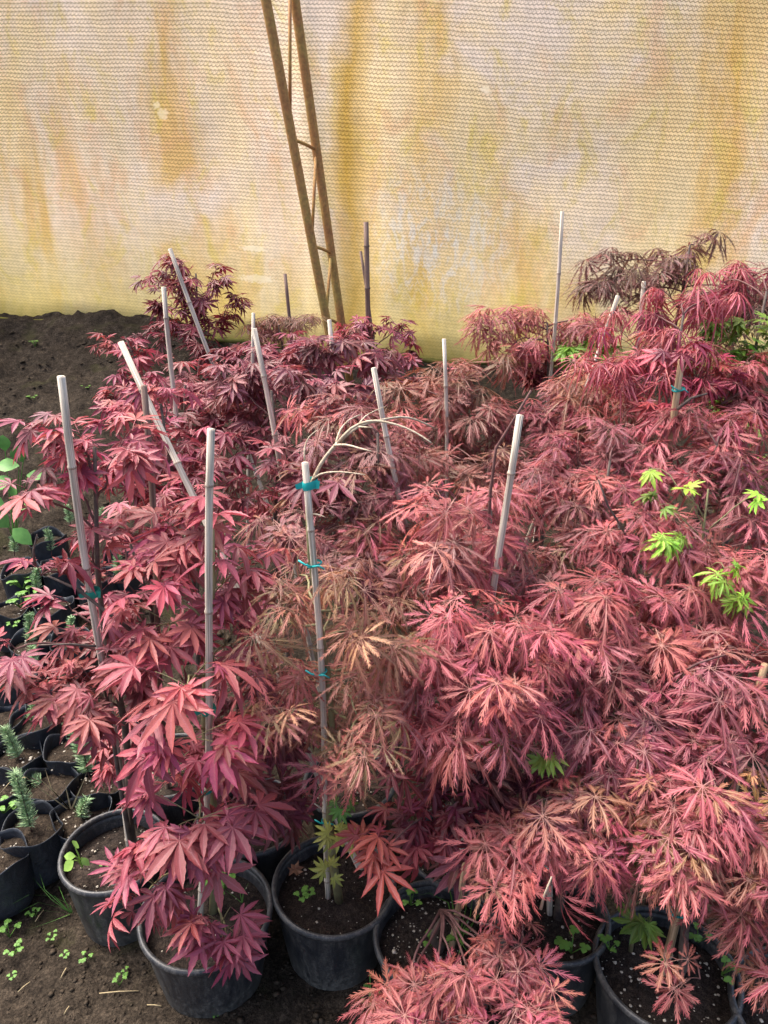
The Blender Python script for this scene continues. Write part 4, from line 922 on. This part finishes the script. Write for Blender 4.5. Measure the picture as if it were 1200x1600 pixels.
def spruce(base, tip, label, seed, r=.014, dens=1.0):
    rnd = random.Random(seed); L = (tip - base).length
    root = empty('spruce_seedling', base, label, 'seedling', 'spruce seedlings')
    bow = Vector((rnd.uniform(-.01, .01), 0, 0)); pts = [Vector((0, 0, -.01))] + [(tip - base) * t + bow * math.sin(t * 3.1) for t in (.2, .4, .6, .8, 1)]
    mb = MB(); mb.tube(pts, [.0022, .002, .0018, .0016, .0013, .0008], 5); mb.build('stem', M['twig'], root)
    mb = MB(); ax = (tip - base).normalized()
    for i in range(int(420 * dens * L / .12)):
        t = rnd.uniform(.12, 1.0); q = (tip - base) * t + bow * math.sin(t * 3.1)
        d = rand_unit(rnd); d = (d - ax * d.dot(ax)).normalized() * .85 + ax * rnd.uniform(.2, .8); d.normalize()
        l = r * 1.45 * rnd.uniform(.7, 1.2) * (1.15 - .35 * t); s = d.cross(rand_unit(rnd)).normalized() * .0011
        mb.add([q - s, q + s, q + d * l * .7 + s * .9, q + d * l, q + d * l * .7 - s * .9], [(0, 1, 2, 3, 4)])
    tag(mb.build('needles', M['needle'], root, False), kind='stuff')
SPR = [((50, 1302), (24, 1208), 0, .019, 'blue green spruce seedling leaning left in the nearest whole grow bag'),
       ((33, 1188), (8, 1138), 4, .017, 'short spruce seedling in the bag with the white pebble'),
       ((140, 1218), (104, 1116), 5, .021, 'longest pale spruce seedling leaning left above the mossy bag'),
       ((128, 1282), (137, 1248), 2, .016, 'tiny spruce seedling in the bag squeezed behind the leftmost pot'),
       ((70, 1225), (40, 1208), 3, .015, 'sickly spruce seedling lying low on the mossy bag'),
       ((50, 1130), (55, 1100), 6, .014, 'spruce seedling partly under a red leaf above the white pebble bag'),
       ((50, 1008), (46, 960), 14, .017, 'pale spruce seedling standing left of the leaning stake'),
       ((52, 1050), (50, 1010), 14, .015, 'spruce seedling below the drooping twig with red leaves at left'),
       ((115, 1000), (112, 965), 15, .014, 'small spruce seedling close left of the leaning stake'),
       ((60, 925), (58, 890), 17, .016, 'spruce seedling behind the bright clover patch'),
       ((185, 905), (182, 862), 18, .016, 'spruce seedling right of the leaning stake in the folded bag'),
       ((80, 865), (72, 828), 19, .015, 'spruce seedling below the hanging red leaf, left of the stake'),
       ((22, 865), (20, 840), 20, .015, 'spruce seedling just below the big leaved weed'),
       ((110, 820), (105, 790), 22, .015, 'farthest spruce seedling touching the left side of the stake'),
       ((165, 830), (160, 795), 22, .014, 'spruce seedling between the leaning stake and the brownish stake')]
for i, (b, t, k, r, lab) in enumerate(SPR):
    B = on_ground(b[0], b[1], .125); spruce(B, at(t[0], t[1], B.y + .02), lab, 300 + i, r)

# ------------------------------------------------------------------ weeds and small things
def ovate(mb, c, d, n, L, W_):
    d = d.normalized(); s = d.cross(n).normalized()
    vs = []
    for t, w_ in ((0, .05), (.25, .75), (.5, 1.0), (.75, .72), (1, .03)):
        m_ = c + d * L * t - n * (L * .25 * t * t)
        vs += [m_ - s * W_ * w_ + n * W_ * .18 * w_, m_, m_ + s * W_ * w_ + n * W_ * .18 * w_]
    fs = []
    for i in range(4):
        for k in (0, 1): a = i * 3 + k; fs.append((a, a + 1, a + 4, a + 3))
    mb.add(vs, fs)
def clover_mesh(seed):
    rnd = random.Random(seed); mb = MB()
    for i in range(rnd.randint(4, 7)):
        a = rnd.uniform(0, 6.28); l = rnd.uniform(.008, .018); h = rnd.uniform(.008, .018); e = Vector((math.cos(a) * l, math.sin(a) * l, h))
        mb.tube([(0, 0, -.004), e * .6, e], .0007, 4)
        for k in range(3):
            b = a + k * 2.1 + .5; ovate(mb, e, Vector((math.cos(b), math.sin(b), .12)), UP, .0068, .0036)
    return mb.mesh('clover', M['weed'])
CLM = [clover_mesh(i) for i in range(5)]
rw = random.Random(77)
def clover(px, py, h, lab, grp, sc=1.0):
    P = on_ground(px, py, h); o = link('clover_seedling', rw.choice(CLM)); o.location = P; o.rotation_euler = (0, 0, rw.uniform(0, 6)); s = sc * rw.uniform(.6, .9); o.scale = (s, s, s)
    tag(o, lab, 'weed', grp)
WEEDS = [
 (.004, 'weed seedlings on the front soil', [(14, 1462, 2.2, 'largest bright green weed clump on the soil at the lower left edge'), (22, 1490, 1.3, 'small green weed just below the largest clump at the lower left edge'), (55, 1430, 1.3, 'green weed seedling left of the green grass tuft'), (103, 1497, 1.1, 'green seedling on the front soil, left of a pair below the left pot'), (135, 1501, 1.1, 'green seedling on the soil just under the left pot'), (20, 1530, 1.0, 'green seedling beside a thin straw in the lower left corner'), (186, 1538, 1.5, 'green weed above the straight straw on the front soil'), (200, 1522, 1.1, 'green seedling close to the foremost pot, right of the weed above the straw'), (82, 1465, .9, 'lone tiny seedling on the soil below the grass tuft'), (338, 1588, .9, 'tiny seedling at the foot of the foremost pot')]),
 (.0, 'weed seedlings on the soil bank', [(55, 540, 1.9, 'uppermost green seedling on the dark soil bank near the cloth'), (52, 625, 1.9, 'green seedling on the soil bank left of the leaning stake top'), (135, 610, 1.7, 'green seedling on the soil bank right of the leaning stake top'), (150, 520, 1.4, 'tiny seedling on the soil right under the cloth hem')]),
 (.205, 'seedlings in pots', [(473, 1408, 1.7, 'larger green seedling left of the stem in the stake pot'), (484, 1400, 1.2, 'smaller green seedling right beside the larger one in the stake pot'), (672, 1475, 1.3, 'green seedling in the middle of the grassy pot'), (718, 1470, 1.7, 'green seedling at the foot of the grass in the grassy pot'), (642, 1412, 1.6, 'green seedling at the back left rim of the grassy pot'), (893, 1486, 2.2, 'bright green seedling at the front rim of the half hidden pot'),
   (952, 1482, 1.9, 'green seedling at the left rim of the large lower right pot'), (1030, 1498, 1.6, 'green seedling left of the tan stake in the large lower right pot'), (1128, 1520, 1.9, 'green seedling at the right side of the large lower right pot'), (1092, 1470, 1.9, 'green seedling behind the tan stake in the large lower right pot'), (334, 1395, 2.2, 'green weed beside the stem in the foremost pot'), (352, 1386, 1.8, 'green weed at the back of the foremost pot'), (163, 1357, 1.0, 'tiny green sprout in the middle of the left pot'), (402, 1300, 1.6, 'green sprout in the shaded pot behind the foremost one')]),
 (.13, 'weeds among the grow bags', [(35, 918, 3.0, 'bright green clover clump among the bags, upper left of its patch'), (46, 935, 3.0, 'bright green clover clump in the middle of the patch among the bags'), (33, 948, 2.6, 'bright green clover clump lowest in the patch among the bags'), (8, 1060, 3.0, 'light green weed at the left edge under a drooping red leaf cluster'), (20, 980, 1.8, 'small weed below the clover patch at the left edge'), (155, 1185, 1.8, 'green weed beside the foot of the leaning left stake'), (5, 1268, 2.0, 'green weed at the left edge beside the nearest grow bag')])]
for h, grp, items in WEEDS:
    for (x, y, sc_, lab) in items: clover(x, y, h, lab, grp, sc_)

def leafy_weed(name, label, base, leaves, m, size, seed, cat='weed'):
    root = empty(name, base, label, cat); rnd = random.Random(seed); mb = MB()
    for (px, py, Y, dx, dz, s) in leaves:
        c = at(px, py, Y) - base; mb.tube([Vector((0, 0, -.01)), c * .5 + Vector((0, 0, .006)), c], .0016, 5, False)
    mb.build('stem', m, root)
    for (px, py, Y, dx, dz, s) in leaves:
        c = at(px, py, Y) - base; mb = MB(); ovate(mb, c, Vector((dx, -.25, dz)), (UP * .75 + Vector((0, -.6, 0)) + rand_unit(rnd) * .15).normalized(), size * s, size * s * .36)
        mb.build('leaf', m, root)
b = on_ground(128, 1350, .21)
leafy_weed('broadleaf_seedling', 'light green broadleaf seedling at the left rim of the left pot', b, [(118, 1325, b.y, .25, 1.0, 1.0), (118, 1338, b.y - .01, -1, .3, .8), (115, 1345, b.y - .03, -.8, -.7, 1.0), (128, 1340, b.y, .5, -.6, .7)], simple('seedling_green', (.30, .48, .10), .5, .3, .2, 60), .034, 5)
M['bigweed'] = simple('big_weed_leaf', (.17, .38, .09), .5, .3, .25, 40, col2=(.10, .26, .06))
b = on_ground(22, 850, .0)
leafy_weed('broadleaf_weed', 'tall weed with big oval green leaves at the left edge', b, [(36, 722, b.y - .05, -.1, .9, .85), (30, 728, b.y - .06, -.9, .2, .85), (18, 776, b.y - .10, .3, .8, .75), (18, 748, b.y - .09, -1, -.3, .8), (8, 705, b.y - .04, .1, 1, .8), (14, 824, b.y - .16, -.4, .8, .85), (28, 792, b.y - .14, .8, .4, .7), (20, 826, b.y - .18, .7, -.5, .8), (42, 742, b.y - .08, .9, .1, .7), (8, 790, b.y - .12, -.8, .5, .8)], M['bigweed'], .105, 6)

def grass(name, label, base, blades, m='grass', w_=.0016):
    root = empty(name, base, label, 'grass')
    for pts in blades:
        ps = [at(*p) - base for p in pts]; ps = [Vector((ps[0].x * .1, ps[0].y * .1, -.004))] + ps
        q = []
        for i in range(len(ps) - 1):
            for t in (0, .5): q.append(ps[i].lerp(ps[i + 1], t))
        q.append(ps[-1]); mb = MB(); vs = []
        for i, p in enumerate(q):
            t = i / (len(q) - 1); s = Vector((w_ * (1 - t) + .0002, 0, 0)); vs += [p - s, p + Vector((0, 0, -.0006)), p + s]
        fs = []
        for i in range(len(q) - 1):
            for k in (0, 1): a = i * 3 + k; fs.append((a, a + 1, a + 4, a + 3))
        mb.add(vs, fs); mb.build('blade', M[m], root)
b = on_ground(112, 1425, .0); Y = b.y
grass('grass_tuft', 'green grass tuft on the soil beside the lowest grow bag', b,
      [[(80, 1405, Y), (50, 1370, Y + .05)], [(85, 1400, Y), (45, 1398, Y), (20, 1412, Y - .02)], [(70, 1390, Y + .02), (62, 1365, Y + .06)], [(110, 1415, Y), (75, 1395, Y)], [(80, 1440, Y - .03), (45, 1452, Y - .05)], [(95, 1418, Y), (60, 1410, Y), (30, 1425, Y - .03)], [(100, 1405, Y), (92, 1385, Y + .02)], [(60, 1422, Y), (22, 1440, Y)]])
b = on_ground(110, 1262, .13); Y = b.y
grass('dry_grass', 'arching pale grass stalks rising from the bag behind the leftmost pot', b,
      [[(85, 1238, Y), (60, 1215, Y), (25, 1212, Y), (-5, 1232, Y)], [(122, 1240, Y), (130, 1222, Y), (136, 1205, Y)], [(105, 1240, Y), (102, 1225, Y)], [(80, 1232, Y), (70, 1200, Y + .02)], [(40, 1214, Y), (15, 1222, Y - .02), (-5, 1245, Y - .04)]], 'straw', .0024)
b = on_ground(716, 1462, .20); Y = b.y
grass('grass_tuft', 'long thin green grass blades in the pot with perlite', b,
      [[(735, 1430, Y), (740, 1390, Y)], [(728, 1420, Y), (728, 1360, Y + .02)], [(722, 1470, Y - .02), (712, 1510, Y - .06)], [(745, 1435, Y), (760, 1415, Y)], [(735, 1450, Y), (752, 1420, Y)], [(700, 1410, Y), (670, 1395, Y), (640, 1402, Y)], [(690, 1480, Y - .02), (675, 1468, Y)], [(705, 1400, Y + .03), (690, 1352, Y + .06)], [(725, 1480, Y - .03), (740, 1500, Y - .05)], [(740, 1440, Y), (775, 1445, Y)], [(712, 1440, Y), (718, 1400, Y)]])
b = on_ground(378, 1408, .205); Y = b.y
grass('grass_tuft', 'fine dry grass sprig beside the stem in the foremost pot', b, [[(375, 1395, Y), (370, 1375, Y)], [(380, 1395, Y), (388, 1380, Y)], [(365, 1400, Y), (350, 1390, Y)]], 'grass', .0011)
# creeping weed between the pots
b = on_ground(580, 1590, .0); Y = b.y
leafy_weed('creeping_weed', 'dark green creeping weed on the soil between the stake pot and the grassy pot', b, [(578, 1522, Y + .06, .3, .6, 1), (576, 1540, Y + .05, -.5, .4, 1), (585, 1550, Y + .04, .6, .1, 1), (572, 1562, Y + .03, -.7, .2, 1), (575, 1585, Y + .01, -.4, -.3, 1), (582, 1572, Y + .02, .6, .3, .8)], M['grass'], .016, 9)

# dead leaf, straws and pebbles
P = on_ground(462, 1360, .208); mb = MB()
vs = [(0, 0, .004)]; rd = random.Random(4)
for k in range(14):
    a = k / 14 * 6.283; r = .019 * (1.15 if k % 2 else .7) * rd.uniform(.8, 1.1); vs.append((r * math.cos(a), r * math.sin(a), .010 * rd.random()))
mb.add(vs, [(0, 1 + k, 1 + (k + 1) % 14) for k in range(14)]); o = mb.build('dead_leaf', M['deadleaf'], None, False); o.location = P; tag(o, 'crumpled brown dead leaf on the soil of the stake pot', 'dead leaf')
STR = [((155, 1552), (217, 1548), 'straight straw lying on the soil left of the foremost pot'), ((230, 1570), (252, 1572), 'short straw near the foot of the foremost pot'), ((95, 1528), (104, 1512), 'short straw standing askew on the front soil'), ((28, 1550), (47, 1534), 'thin straw on the soil at the lower left corner'), ((55, 1440), (68, 1422), 'straw beside the green grass tuft'), ((100, 1585), (108, 1572), 'small straw at the bottom edge of the photo')]
for a, b_, lab in STR:
    A = on_ground(a[0], a[1], .008); B = on_ground(b_[0], b_[1], .008); mb = MB(); mb.tube([Vector((0, 0, 0)), (B - A) * .5 + Vector((0, 0, .002)), B - A], .0011, 5)
    o = mb.build('straw', M['straw']); o.location = A; tag(o, lab, 'straw', 'straws on the soil')
PEB = [((178, 1380), .205, .007, 'pale pebble on the soil of the left pot'), ((47, 1187), .13, .006, 'white pebble on the soil of a grow bag at left'), ((616, 1487), .20, .0065, 'white pebble at the left side of the grassy pot'), ((82, 1203), .13, .004, 'small white pebble at the back of the mossy grow bag'), ((145, 1236), .13, .0045, 'small pale pebble in the grow bag beside the leftmost pot'), ((497, 1363), .205, .004, 'white crumb on the soil beside the tall stake')]
for (x, y), h, r, lab in PEB:
    mb = MB(); rd = random.Random(x); blob(mb, (0, 0, 0), r, rd, .6); o = mb.build('pebble', M['perlite']); o.location = on_ground(x, y, h + .003); tag(o, lab, 'pebble', 'pale pebbles')
print('leaves', NLEAF[0], 'objects', len(COL.objects))
